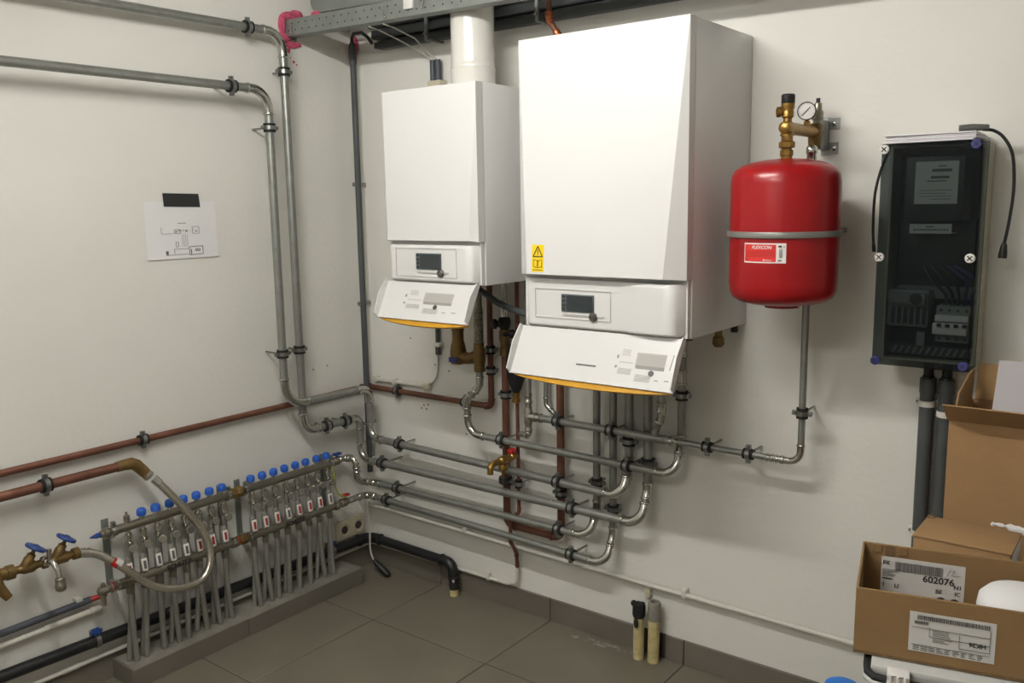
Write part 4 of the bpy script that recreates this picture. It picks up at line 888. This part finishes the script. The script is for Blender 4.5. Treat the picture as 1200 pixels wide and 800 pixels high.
part('ring', MB().cyl((1.165, -0.135, 2.335), (1.165, -0.135, 2.352), 0.0145, seg=14), 'copper_bright', gpipe)

# ------------------------------------------------------------------ red expansion vessel
TX, TY, TR = 2.091, -0.300, 0.1505
tv = thing('expansion_vessel', 'round red expansion vessel held by a grey band beside the larger boiler', 'vessel', (TX, TY, 1.38))
def dome(r, h, n=8): return [(r*math.cos(math.pi/2*k/n), h*math.sin(math.pi/2*k/n)) for k in range(n+1)]
prof = [(0.0, 1.384), (0.048, 1.384), (0.048, 1.392)] + [(0.060, 1.393), (0.095, 1.397), (0.122, 1.404), (0.140, 1.416), (0.148, 1.434), (TR, 1.458), (TR, 1.590), (TR, 1.735), (0.148, 1.757), (0.140, 1.773), (0.122, 1.785), (0.095, 1.794), (0.060, 1.801), (0.025, 1.804), (0.0, 1.804)]
part('shell', MB().lathe((TX, TY, 0), Zz, prof, 56), 'red_enamel', tv)
part('band', MB().lathe((TX, TY, 1.587), Zz, [(TR+0.0005, 0), (TR+0.007, 0.0005), (TR+0.008, 0.004), (TR+0.008, 0.013), (TR+0.007, 0.0165), (TR+0.0005, 0.017)], 56, False)
     .box((TX+0.06, TY+0.13, 1.588), (TX+0.085, -0.001, 1.603)).box((TX-0.085, TY+0.13, 1.588), (TX-0.06, -0.001, 1.603)), 'band_grey', tv)
def on_tank(a, z, e=0.0): return V(TX+(TR+e)*math.cos(a), TY+(TR+e)*math.sin(a), z)
def patch(a0, a1, z0, z1, e, n=14):
    vs = []; fs = []
    for k in range(n+1):
        a = a0+(a1-a0)*k/n; vs += [on_tank(a, z0, e), on_tank(a, z1, e)]
    for k in range(n): fs.append((2*k, 2*k+2, 2*k+3, 2*k+1))
    return MB().add(vs, fs)
A0, A1 = math.radians(-112.5), math.radians(-66.8); LZ0, LZ1 = 1.520, 1.574
lb = part('label', patch(A0, A1, LZ0, LZ1, 0.0006), 'label_white', tv, 'red and white maker label')
AR = A0+(A1-A0)*0.79
part('red_field', patch(A0+0.014, AR-0.006, LZ0+0.0035, LZ1-0.0035, 0.0010), 'label_red', lb)
def ttext(body, size, a, z, e=0.0016, shear=0.0, bold=0.0): return text_mb(body, size, lambda u, w: on_tank(a+u/TR, z+w, e), 'LEFT', shear, bold)
part('lettering', ttext('FLEXCON', 0.0125, A0+0.165, LZ1-0.0155, 0.0016, 0.3, 0.0002), 'label_white', lb)
q = ttext('Flamco', 0.006, A0+0.43, LZ0+0.006, 0.0016, 0.2); q.add(*[(lambda m: (m.v, m.f))(patch(A0+0.395, A0+0.42, LZ0+0.006, LZ0+0.0105, 0.0016, 3))][0])
part('small_print', q, 'label_white', lb)
q = ttext('CE', 0.008, A0+0.03, LZ0+0.007)
for k in range(5):
    m = patch(AR+0.05+0.012*k, AR+0.055+0.012*k, LZ0+0.014, LZ1-0.014-0.003*(k % 3), 0.0012, 2); q.add(m.v, m.f)
for z0, z1 in ((LZ1-0.011, LZ1-0.006), (LZ0+0.006, LZ0+0.009)):
    m = patch(AR+0.03, AR+0.09, z0, z1, 0.0012, 3); q.add(m.v, m.f)
m = patch(AR+0.125, AR+0.135, LZ1-0.012, LZ1-0.006, 0.0012, 2); q.add(m.v, m.f)
part('dark_print', q, 'ink', lb)
m = MB()
for k in range(6):
    p_ = patch(A0+0.05, AR-0.03, LZ0+0.0165+0.003*k, LZ0+0.0172+0.003*k, 0.0014); m.add(p_.v, p_.f)
part('fine_lines', m, 'red_enamel', lb)
# brass safety group on top of the vessel
sgp = thing('boiler_safety_group', 'brass safety group with pressure gauge standing on the red vessel', 'safety valve', (TX, TY, 1.805))
part('nipple', MB().lathe((TX, TY, 1.8045), Zz, [(0.0165, 0), (0.0165, 0.006), (0.0190, 0.008), (0.0190, 0.022), (0.0145, 0.024), (0.0145, 0.028), (0.0235, 0.030), (0.0235, 0.044), (0.0165, 0.048), (0.0165, 0.062)], 8), 'brass', sgp)
part('tee', MB().lathe((TX, TY, 1.866), Zz, [(0.019, 0), (0.019, 0.006), (0.016, 0.008), (0.016, 0.035), (0.012, 0.04), (0.012, 0.05)], 18).lathe((TX, TY-0.026, 1.888), Y, [(0.0, 0), (0.010, 0.0), (0.0175, 0.005), (0.0185, 0.012), (0.0185, 0.020), (0.016, 0.03)], 20).cyl((TX, TY, 1.888), (TX+0.003, -0.055, 1.888), 0.0175, 0.0175, 18), 'brass', sgp)
part('relief_valve', MB().lathe((TX, TY, 1.914), Zz, [(0.012, 0), (0.0165, 0.004), (0.0165, 0.018), (0.0155, 0.022), (0.0185, 0.030), (0.0185, 0.040), (0.015, 0.042)], 16).lathe((TX, TY, 1.932), (-0.85, -0.5, 0), [(0.011, 0), (0.011, 0.018), (0.0145, 0.020), (0.0145, 0.030), (0.010, 0.031), (0.009, 0.024)], 16), 'brass', sgp)
part('black_cap', MB().lathe((TX, TY, 1.953), Zz, [(0.017, 0), (0.0185, 0.002), (0.0185, 0.024), (0.016, 0.027), (0.0, 0.027)], 20), 'black_plastic', sgp)
ax = V(0.28, -1, -0.03).normalized(); gc = V(2.093, -0.155, 1.944)
ga = part('gauge', MB().lathe(gc, ax, [(0.018, -0.016), (0.0255, -0.012), (0.0265, 0.0), (0.0265, 0.006), (0.0235, 0.007), (0.0235, 0.004)], 28), 'black_plastic', sgp)
part('dial_face', MB().cyl(gc+ax*0.004, gc+ax*0.005, 0.0235, seg=28), 'label_white', ga)
gfr = Fr(gc+ax*0.0052, ax.cross(V(0, 0, -1)) if False else V(0, 0, 1).cross(ax), V(0, 0, 1))
q = MB().line(gfr, -0.013, -0.013, 0.010, 0.011, 0.0022, 0.0012)
for k in range(13):
    a = math.radians(-40+260*k/12); q.line(gfr, 0.0185*math.cos(a), 0.0185*math.sin(a), 0.021*math.cos(a), 0.021*math.sin(a), 0.0009, 0.0006)
part('needle', q, 'ink', ga)
part('gauge_stem', MB().lathe((2.093, -0.150, 1.900), Zz, [(0.010, 0), (0.010, 0.014), (0.006, 0.016), (0.006, 0.03)], 8), 'brass', sgp)
part('outlet_body', MB().lathe((2.096, -0.085, 1.846), Zz, [(0.0165, 0), (0.019, 0.006), (0.0205, 0.03), (0.0205, 0.06), (0.016, 0.066)], 16), 'brass_dull', sgp)
part('air_vent', MB().lathe((2.100, -0.080, 1.910), Zz, [(0.013, 0), (0.013, 0.012), (0.017, 0.014), (0.017, 0.036), (0.012, 0.042), (0.011, 0.060), (0.008, 0.063)], 16), 'dull_nickel', sgp)
part('vent_cap', MB().cyl((2.100, -0.080, 1.972), (2.100, -0.080, 1.986), 0.006, seg=10), 'black_plastic', sgp)
part('coupling', MB().lathe((2.096, -0.108, 1.801), Zz, [(0.0115, 0), (0.0145, 0.002), (0.0145, 0.02), (0.017, 0.024), (0.017, 0.04), (0.013, 0.046)], 12), 'chrome', sgp)
part('wall_bracket', MB().box((2.085, -0.068, 1.838), (2.110, -0.004, 1.924), 0.002).box((2.088, -0.004, 1.822), (2.112, -0.0008, 1.936)).box((2.110, -0.005, 1.898), (2.142, -0.001, 1.932)).box((2.110, -0.005, 1.825), (2.140, -0.001, 1.860)), 'clamp_metal', sgp)
for z in (1.916, 1.842): part('bolt', MB().lathe((2.127, -0.005, z), (0, -1, 0), [(0.008, 0), (0.008, 0.006), (0.005, 0.008)], 6), 'chrome', sgp)

# ------------------------------------------------------------------ electricity meter cabinet
EX0, EX1, EZ0, EZ1, ED = 2.323, 2.566, 1.228, 1.832, 0.200
eb = thing('meter_cabinet', 'wall mounted meter cabinet with smoked clear front', 'meter cabinet', ((EX0+EX1)/2, -0.1, EZ0))
q = MB().box((EX0, -0.010, EZ0), (EX1, -0.001, EZ1)); w_ = 0.006; bd = 0.115
q.box((EX0, -bd, EZ0), (EX0+w_, -0.010, EZ1)).box((EX1-w_, -bd, EZ0), (EX1, -0.010, EZ1)).box((EX0+w_, -bd, EZ0), (EX1-w_, -0.010, EZ0+w_)).box((EX0+w_, -bd, EZ1-w_), (EX1-w_, -0.010, EZ1))
part('base', q, 'meter_beige', eb)
q = MB()
for k in range(16):
    z = EZ0+0.03+k*(EZ1-EZ0-0.06)/15; q.box((EX1-0.0005, -bd+0.006, z-0.0012), (EX1+0.0012, -0.012, z+0.0012))
part('base_ribs', q, 'meter_beige', eb)
t_ = 0.004; e_ = 0.003
q = MB().box((EX0-e_, -ED, EZ0-e_), (EX1+e_, -ED+t_, EZ1+e_), 0.0015, 1)
q.box((EX0-e_, -ED+t_, EZ0-e_), (EX0-e_+t_, -bd+0.012, EZ1+e_)).box((EX1+e_-t_, -ED+t_, EZ0-e_), (EX1+e_, -bd+0.012, EZ1+e_))
q.box((EX0-e_+t_, -ED+t_, EZ0-e_), (EX1+e_-t_, -bd+0.012, EZ0-e_+t_)).box((EX0-e_+t_, -ED+t_, EZ1+e_-t_), (EX1+e_-t_, -bd+0.012, EZ1+e_))
part('clear_front', q, 'smoked_clear', eb, 'smoked clear plastic front')
part('back_board', MB().box((EX0+0.008, -0.030, EZ0+0.01), (EX1-0.008, -0.011, EZ1-0.01)), 'board_dark', eb)
mf = Fr((0, -0.150, 0), X, Zz)
mt = part('meter', MB().box((2.372, -0.148, 1.625), (2.522, -0.031, 1.800), 0.006).box((2.352, -0.090, 1.48), (2.545, -0.031, 1.628), 0.004), 'meter_dark', eb)
pl1 = part('meter_plate', MB().rect(Fr((0, -0.1485, 0), X, Zz), 2.398, 1.672, 2.506, 1.786, 0.0012), 'label_paper', mt)
q = MB(); pf2 = Fr((0, -0.1499, 0), X, Zz)
for z0, z1, a0, a1 in ((1.758, 1.766, 2.440, 2.490), (1.740, 1.747, 2.438, 2.484), (1.732, 1.735, 2.428, 2.478), (1.772, 1.775, 2.455, 2.475), (1.708, 1.7095, 2.41, 2.49), (1.700, 1.7015, 2.41, 2.48), (1.692, 1.6935, 2.41, 2.49), (1.684, 1.6855, 2.44, 2.49)):
    q.rect(pf2, a0, z0, a1, z1, 0.0006)
part('meter_print', q, 'ink_soft', pl1)
pl2 = part('name_label', MB().rect(Fr((0, -0.1485, 0), X, Zz), 2.390, 1.592, 2.497, 1.618, 0.0012).box((2.390, -0.1485, 1.592), (2.497, -0.088, 1.5935)), 'label_paper', mt)
q = MB()
for a in range(12): q.rect(pf2, 2.400+0.0076*a, 1.600, 2.4055+0.0076*a, 1.6045, 0.0006)
q.rect(pf2, 2.432, 1.609, 2.452, 1.612, 0.0006)
part('label_print', q, 'ink_soft', pl2)
part('din_rail', MB().box((2.345, -0.060, 1.405), (2.550, -0.031, 1.438)), 'meter_grey', eb)
br = part('breaker', MB().box((2.462, -0.105, 1.288), (2.548, -0.031, 1.390), 0.002), 'meter_grey', eb)
part('breaker_face', MB().box((2.458, -0.128, 1.312), (2.546, -0.100, 1.344), 0.002).box((2.462, -0.122, 1.348), (2.547, -0.100, 1.366), 0.002), 'label_white', br)
for k in range(4):
    x = 2.470+0.0215*k
    part('toggle', MB().box((x, -0.134, 1.334), (x+0.010, -0.127, 1.343)), 'ink', br)
    part('terminal', MB().cyl((x+0.004, -0.106, 1.378), (x+0.004, -0.1045, 1.378), 0.004, seg=8).cyl((x+0.004, -0.106, 1.298), (x+0.004, -0.1045, 1.298), 0.004, seg=8), 'ink', br)
tb = part('switch_block', MB().box((2.332, -0.110, 1.325), (2.442, -0.031, 1.432), 0.006).box((2.338, -0.128, 1.392), (2.436, -0.108, 1.424), 0.004), 'meter_grey', eb)
part('dial', MB().lathe((2.412, -0.128, 1.408), (0, -1, 0), [(0.016, 0), (0.016, 0.006), (0.009, 0.008)], 16), 'meter_dark', tb)
for k in range(6): part('slot', MB().box((2.344+0.0165*k, -0.112, 1.334), (2.354+0.0165*k, -0.109, 1.382)), 'meter_dark', tb)
part('knockout_strip', MB().box((2.335, -0.09, 1.242), (2.555, -0.031, 1.272)), 'board_dark', eb)
for k in range(11):
    x = 2.345+0.018*k; part('vent_slat', MB().prism(Fr((x, -0.0905, 1.246), X, Zz), [(0, 0), (0.006, 0), (0.016, 0.022), (0.010, 0.022)], 0.0, 0.003), 'meter_grey', eb)
part('tag', MB().box((2.412, -0.10, 1.272), (2.434, -0.095, 1.312)), 'meter_grey', eb)
for k in range(5):
    x = 2.475+0.017*k
    part('wire', MB().tube(catmull([(x, -0.07, 1.385), (x+0.004, -0.085, 1.42), (x-0.03+0.012*k, -0.10, 1.46), (2.42+0.02*k, -0.09, 1.50)], 5), 0.0045, 8), 'wire_blue' if k > 2 else 'wire_black', eb)
for x, z, mname in ((2.328, 1.821, 'label_white'), (2.554, 1.824, 'screw_blue'), (2.328, 1.528, 'label_white'), (2.556, 1.530, 'label_white'), (2.330, 1.236, 'screw_blue'), (2.556, 1.240, 'screw_blue')):
    sc_ = part('cover_screw', MB().lathe((x, -ED-0.0005, z), (0, -1, 0), [(0.0125, 0), (0.0125, 0.006), (0.010, 0.008)], 18), mname, eb)
    sfr = Fr((x, -ED-0.0088, z), X, Zz); part('screw_slot', MB().line(sfr, -0.006, -0.006, 0.006, 0.006, 0.003, 0.0006).line(sfr, -0.006, 0.006, 0.006, -0.006, 0.003, 0.0006), 'ink', sc_)
# papers and leads lying on the cabinet
for k in range(5):
    z = 1.8365+0.0048*k; dx = random.uniform(-0.006, 0.006); c_, s_ = math.cos(0.02*(k-2)), math.sin(0.02*(k-2))
    single('paper_booklet', MB().fbox(Fr((2.325+dx, -0.195+random.uniform(0, 0.012), z), (c_, s_, 0), (-s_, c_, 0)), (0, 0, 0), (0.225, 0.165, 0.0040), 0.0008, 1), 'paper_lilac' if k % 2 else 'paper', ('lowest', 'second lowest', 'middle', 'second highest', 'topmost')[k]+' white booklet in the stack on the meter cabinet', 'booklet', 'booklets on the meter cabinet')
single('dark_plug', MB().tube([(2.500, -0.15, 1.8700), (2.53, -0.14, 1.8705), (2.565, -0.12, 1.8705)], [0.008, 0.0095, 0.0075], 12), 'ink_soft', 'dark grey plug lying on the booklets', 'plug')
cr = thing('black_lead', 'black lead with a small plug hanging right of the meter cabinet', 'cable', (2.60, -0.1, 1.54), 'leads hanging from the meter cabinet')
part('cable', MB().tube(catmull([(2.548, -0.10, 1.8668), (2.575, -0.10, 1.862), (2.600, -0.10, 1.842), (2.622, -0.10, 1.800), (2.630, -0.10, 1.735), (2.630, -0.1, 1.68), (2.624, -0.1, 1.61), (2.617, -0.1, 1.56)], 6), 0.0042, 8), 'wire_black', cr)
part('plug', MB().lathe((2.618, -0.1, 1.568), (-0.06, 0, -1), [(0.0045, 0), (0.008, 0.008), (0.011, 0.03), (0.011, 0.042)], 10), 'black_plastic', cr)
cl = thing('black_lead', 'black lead hanging left of the meter cabinet', 'cable', (2.285, -0.1, 1.54), 'leads hanging from the meter cabinet')
part('cable', MB().tube(catmull([(2.317, -0.1, 1.838), (2.305, -0.1, 1.80), (2.292, -0.10, 1.765), (2.280, -0.10, 1.70), (2.279, -0.10, 1.61), (2.283, -0.10, 1.552)], 6), 0.0040, 8), 'wire_black', cl)
part('tip', MB().cyl((2.283, -0.1, 1.556), (2.285, -0.1, 1.536), 0.0055, seg=8), 'black_plastic', cl)
for x, zc, where in ((2.436, 1.092, 'left'), (2.486, 1.066, 'right')):
    t = thing('supply_conduit', where+' one of two dark grey conduits below the meter cabinet', 'conduit', (x, -0.032, 0.0), 'conduits below the meter cabinet')
    part('tube', MB().cyl((x, -0.032, 0.0), (x, -0.032, 1.150), 0.0205, seg=20), 'conduit_dark', t)
    part('coupling', MB().cyl((x, -0.032, 1.125), (x, -0.032, 1.168), 0.0225, seg=20), 'conduit_dark', t)
    part('gland', MB().lathe((x, -0.032, 1.165), Zz, [(0.0165, 0), (0.0165, 0.01), (0.014, 0.012), (0.014, 0.061)], 16), 'black_plastic', t)
    for z in (zc, zc-0.40):
        s = part('saddle', MB().lathe((x, -0.032, z-0.009), Zz, [(0.0205, 0), (0.0235, 0.001), (0.0235, 0.017), (0.0205, 0.018)], 20, False).box((x-0.036, -0.014, z-0.009), (x+0.036, -0.001, z+0.009), 0.003), 'white_pvc', t)
        for sx in (-0.031, 0.031): part('screw', MB().cyl((x+sx, -0.016, z), (x+sx, -0.013, z), 0.004, seg=8), 'clamp_metal', s)

# ------------------------------------------------------------------ table with cartons
TZ = 0.62
tbt = thing('work_table', 'plain wooden table carrying the cartons at the right', 'table', (2.95, -0.68, 0))
part('top', MB().box((2.525, -1.26, TZ-0.03), (3.45, -0.09, TZ), 0.004), 'wood_top', tbt)
for x in (2.58, 3.40):
    for y in (-1.21, -0.14): part('leg', MB().box((x-0.022, y-0.022, 0.0), (x+0.022, y+0.022, TZ-0.03), 0.003), 'clamp_metal', tbt)
# open front carton
B0 = V(2.540, -1.050, 0.0); bu = V(0.974, 0.226, 0).normalized(); bv = V(-bu.y, bu.x, 0)
BZ0, BZ1 = 0.788, 0.926; BL, BD, bt = 0.46, 0.262, 0.005
# plastic crate it stands on
crf = Fr(B0+bu*0.020+bv*0.0, bu, bv)
crt = thing('storage_crate', 'pale plastic storage crate with black seal under the open carton', 'crate', tuple(B0+bu*0.2+V(0, 0, TZ)))
q = MB().fbox(crf, (0.02, -0.045, TZ), (0.44, 0.25, TZ+0.012))
q.fbox(crf, (0.02, -0.045, TZ), (0.025, 0.25, 0.765)).fbox(crf, (0.435, -0.045, TZ), (0.44, 0.25, 0.765)).fbox(crf, (0.02, -0.045, TZ), (0.44, -0.040, 0.765)).fbox(crf, (0.02, 0.245, TZ), (0.44, 0.25, 0.765))
part('tub', q, 'crate_clear', crt)
part('lid', MB().fbox(crf, (0.015, -0.035, 0.765), (0.445, 0.255, 0.786), 0.004), 'crate_clear', crt)
part('seal', MB().tube([crf.p(a, b, 0.773) for a, b in ((0.24, -0.062), (0.05, -0.062), (0.022, -0.056), (0.010, -0.040), (0.008, -0.01), (0.008, 0.12))], 0.0075, 12), 'rubber', crt, 'black rubber seal')
part('rim', MB().tube([crf.p(a, b, 0.761) for a, b in ((0.24, -0.062), (0.05, -0.062), (0.022, -0.056), (0.010, -0.040), (0.008, -0.01), (0.008, 0.12))], 0.0085, 12), 'crate_clear', crt)
for a in (0.045, 0.30):
    lt = part('latch', MB().fbox(crf, (a, -0.078, 0.735), (a+0.040, -0.070, 0.790), 0.002).fbox(crf, (a, -0.078, 0.780), (a+0.040, -0.036, 0.790), 0.002), 'label_white', crt)
    for k in range(3): part('latch_rib', MB().fbox(crf, (a+0.004+0.013*k, -0.081, 0.74), (a+0.009+0.013*k, -0.077, 0.794), 0.001, 1), 'label_white', lt)
single('blue_lid', MB().lathe(tuple(B0-bu*0.018+bv*0.02+V(0, 0, 0.686)), Zz, [(0.0, 0), (0.030, 0), (0.034, 0.004), (0.034, 0.014), (0.029, 0.017), (0.0, 0.017)], 28), 'blue_lid', 'round blue lid just left of the storage crate', 'lid')
single('paint_tin', MB().lathe(tuple(B0-bu*0.018+bv*0.02+V(0, 0, TZ)), Zz, [(0.030, 0), (0.032, 0.003), (0.030, 0.006), (0.030, 0.060), (0.032, 0.062), (0.032, 0.0655)], 24), 'clamp_metal', 'small metal tin standing under the blue lid', 'tin')
cf1 = Fr(B0, bu, bv)
cb = thing('open_carton', 'low open cardboard box with shipping labels in front', 'carton', tuple(B0+bu*0.2+bv*0.13+V(0, 0, BZ0)))
part('bottom', MB().fbox(cf1, (0, 0, BZ0), (BL, BD, BZ0+bt)), 'cardboard_edge', cb)
part('front_wall', MB().fbox(cf1, (0, 0, BZ0+bt), (BL, bt, BZ1), 0.001, 1), 'cardboard_brown_shaded', cb)
part('back_wall', MB().fbox(cf1, (0, BD-bt, BZ0+bt), (BL, BD, BZ1), 0.001, 1), 'cardboard_brown_shaded', cb)
part('side_wall', MB().fbox(cf1, (0, bt, BZ0+bt), (bt, BD-bt, BZ1-0.002), 0.001, 1), 'cardboard_brown_shaded', cb)
part('side_wall', MB().fbox(cf1, (BL-bt, bt, BZ0+bt), (BL, BD-bt, BZ1-0.002), 0.001, 1), 'cardboard_brown_shaded', cb)
for k in range(3):
    part('torn_ply', MB().fbox(Fr(cf1.p(0.0, BD-bt-0.0002, BZ1), bu, Zz), (0.022+0.026*k, -0.020-0.004*(k % 2), 0.0), (0.040+0.026*k, -0.001, 0.0016), 0.0006, 1), 'cardboard_edge' if k == 1 else 'cardboard_brown_shaded', cb)
lf1 = Fr(cf1.p(0.0, BD-bt-0.0004, BZ1), bu, Zz)     # inside face of the back wall
l1 = part('back_label', MB().rect(lf1, 0.040, -0.128, 0.208, -0.027, 0.0008), 'label_paper', cb, 'white shipping label on the back wall')
class LFr(Fr):
    def p(s, a, b, c=0.0): return Fr.p(s, 0.040+(a-0.014)*1.105, -0.027+(b+0.018)*1.12, c)
lf1b = LFr(cf1.p(0.0, BD-bt-0.0014, BZ1), bu, Zz)
def ltext(mb, body, size, a, b, fr, bold=0.0): return text_mb(body, size, lambda u, w: fr.p(a+u, b+w, 0.0006), 'LEFT', 0.0, bold, mb)
q = MB(); ltext(q, 'PK', 0.0115, 0.017, -0.034, lf1b, 0.0003); ltext(q, '602076', 0.019, 0.091, -0.0595, lf1b, 0.0004); ltext(q, 'N1', 0.0115, 0.147, -0.066, lf1b, 0.0003)
ltext(q, 'BE', 0.0115, 0.115, -0.0795, lf1b, 0.0002); ltext(q, 'IC', 0.0115, 0.149, -0.0795, lf1b, 0.0002); ltext(q, '1', 0.0115, 0.017, -0.0795, lf1b, 0.0002); ltext(q, 'LI', 0.0115, 0.040, -0.0800, lf1b, 0.0003)
q.rect(lf1b, 0.017, -0.064, 0.036, -0.062)
for c0 in (0.126, 0.150):   # arcs of two round marks
    for k in range(8):
        a0, a1 = math.pi*k/8, math.pi*(k+1)/8; q.line(lf1b, c0+0.0075*math.cos(a0), -0.096+0.0075*math.sin(a0), c0+0.0075*math.cos(a1), -0.096+0.0075*math.sin(a1), 0.005)
part('label_lettering', q, 'ink', l1)
q = MB(); x = 0.040
while x < 0.126: w = random.choice((0.0008, 0.0012, 0.0018)); q.rect(lf1b, x, -0.045, x+w, -0.026); x += w+random.choice((0.0008, 0.0012))
for k in range(5): q.rect(lf1b, 0.017, -0.0445-0.0032*k, 0.017+random.uniform(0.012, 0.034), -0.0437-0.0032*k)
part('barcode', q, 'ink_soft', l1)
q = MB(); q.line(lf1b, 0.134, -0.040, 0.140, -0.026, 0.0008); q.line(lf1b, 0.141, -0.030, 0.148, -0.028, 0.0008); q.line(lf1b, 0.148, -0.028, 0.142, -0.039, 0.0008); q.line(lf1b, 0.142, -0.039, 0.158, -0.038, 0.0008)
part('pencil_note', q, 'print_grey', l1)
lf2 = Fr(cf1.p(0.0, -0.0002, BZ0), bu, Zz)          # front face
l2 = part('front_label', MB().rect(lf2, 0.100, 0.026, 0.249, 0.107, 0.0008), 'label_paper', cb, 'white address label on the front')
lf2b = Fr(cf1.p(0.0, -0.0012, BZ0), bu, Zz)
q = MB(); x = 0.114
while x < 0.238: w = random.choice((0.0008, 0.0014, 0.002)); q.rect(lf2b, x, 0.0925, x+w, 0.1015); x += w+random.choice((0.0008, 0.0012))
for k in range(14): q.rect(lf2b, 0.109+0.0018*k, 0.0825+0.001*(k % 2), 0.110+0.0018*k, 0.0895)
for a0, b0, a1, b1 in ((0.104, 0.076, 0.240, 0.076), (0.136, 0.060, 0.240, 0.060), (0.136, 0.060, 0.136, 0.080), (0.188, 0.046, 0.240, 0.046), (0.188, 0.046, 0.188, 0.072), (0.240, 0.046, 0.240, 0.090), (0.104, 0.040, 0.240, 0.040)):
    q.line(lf2b, a0, b0, a1, b1, 0.0007)
for k in range(7): q.rect(lf2b, 0.142, 0.0505+0.0034*k if k < 3 else 0.053+0.0034*k, 0.142+random.uniform(0.02, 0.042), 0.0513+0.0034*k if k < 3 else 0.0538+0.0034*k)
for k in range(3):
    for j in range(9): q.rect(lf2b, 0.108+0.014*j, 0.0295+0.0036*k, 0.108+0.014*j+random.uniform(0.006, 0.012), 0.0307+0.0036*k)
part('label_lines', q, 'ink_soft', l2)
hk = text_mb('HK26', 0.0125, lambda u, w: lf2b.p(0.234-u, 0.062-w, 0.0006), 'LEFT', 0.0, 0.0004)
part('label_lettering', hk, 'ink', l2)
# white cup lying in the open carton
cupc = cf1.p(0.302, 0.125, BZ0+bt+0.0008)
single('white_tub', MB().lathe(cupc, Zz, [(0.0, 0), (0.050, 0), (0.068, 0.012), (0.078, 0.05), (0.080, 0.085), (0.077, 0.104), (0.064, 0.118), (0.036, 0.126), (0.0, 0.128)], 36), 'paper', 'rounded white plastic tub inside the open carton', 'tub')
# closed carton behind it
cc2 = thing('closed_carton', 'small closed cardboard box wedged behind the open carton', 'carton', (2.664, -0.64, TZ))
part('body', MB().box((2.567, -0.712, TZ), (2.762, -0.566, 0.930), 0.002), 'cardboard', cc2)
part('lid_flap', MB().box((2.565, -0.714, 0.9302), (2.764, -0.564, 0.9342), 0.001), 'cardboard', cc2)
part('tape_edge', MB().box((2.7622, -0.700, TZ+0.05), (2.7640, -0.580, 0.926)), 'label_paper', cc2)
part('torn_edge', MB().box((2.566, -0.58, 0.9342), (2.58, -0.565, 0.938)).wobble(0.001), 'cardboard_edge', cc2)
# tall open carton at the wall
tx0, tx1, ty0, ty1, tz1 = 2.568, 2.95, -0.405, -0.125, 1.142; tt = 0.005
tc_ = thing('tall_carton', 'tall open cardboard box with raised flaps standing against the wall', 'carton', ((tx0+tx1)/2, -0.26, TZ))
part('front_wall', MB().box((tx0, ty0, TZ), (tx1, ty0+tt, tz1), 0.001, 1), 'cardboard', tc_)
part('back_wall', MB().box((tx0, ty1-tt, TZ), (tx1, ty1, tz1), 0.001, 1), 'cardboard_inside', tc_)
for a in (tx0, tx1-tt): part('side_wall', MB().box((a, ty0+tt, TZ), (a+tt, ty1-tt, tz1-0.002), 0.001, 1), 'cardboard', tc_)
part('bottom', MB().box((tx0+tt, ty0+tt, TZ), (tx1-tt, ty1-tt, TZ+tt)), 'cardboard', tc_)
part('front_flap', MB().fbox(Fr((tx0-0.004, ty0-0.001, tz1-0.001), X, (0, -0.80, 0.60)), (0, 0, 0), (0.40, 0.085, 0.004), 0.001, 1), 'cardboard', tc_)
part('side_flap', MB().prism(Fr((tx0+0.002, ty0+0.02, tz1-0.001), (0, 1, 0), (0.05, 0, 1.0)), [(0.02, 0), (0.235, 0), (0.225, 0.090), (0.16, 0.088), (0.045, 0.056)], 0.0, 0.004), 'cardboard', tc_)
part('back_flap', MB().fbox(Fr((tx0+0.01, ty1-0.004, tz1-0.001), X, (0, 0.20, 0.98)), (0, 0, 0), (0.36, 0.10, 0.004), 0.001, 1), 'cardboard_inside', tc_)
# sheet sticking out of the tall carton
vs = []; fs = []; n = 10
for k in range(n+1):
    u = k/n; base = V(2.633+0.02*u, -0.30+0.015*math.sin(u*2.2), 0.98+0.30*u)
    for j in range(2):
        vs += [base+V(0.21*j, 0.02*j*math.sin(u*3), 0.003*j), base+V(0.21*j, 0.02*j*math.sin(u*3)+0.001, 0.003*j)]
for k in range(n):
    b = 4*k; c = 4*(k+1)
    fs += [(b, b+2, c+2, c), (b+1, c+1, c+3, b+3), (b, c, c+1, b+1), (b+2, b+3, c+3, c+2)]
fs += [(0, 1, 3, 2), (4*n, 4*n+2, 4*n+3, 4*n+1)]
single('loose_sheet', MB().add(vs, fs), 'paper_lilac', 'white paper sheet sticking up out of the tall carton', 'paper')
# crumpled white film beside the closed carton
q = MB().tube(catmull([(2.700, -0.557, 0.940), (2.735, -0.549, 0.937), (2.78, -0.545, 0.928), (2.82, -0.55, 0.912)], 5), [0.004]*5+[0.008]*5+[0.012]*6, 8)
single('plastic_film', q.box((2.775, -0.60, TZ), (2.84, -0.54, 0.90), 0.01).wobble(0.002), 'paper', 'crumpled white film beside the small closed carton', 'film')

for o in bpy.data.objects:
    if '_org' in o: del o['_org']
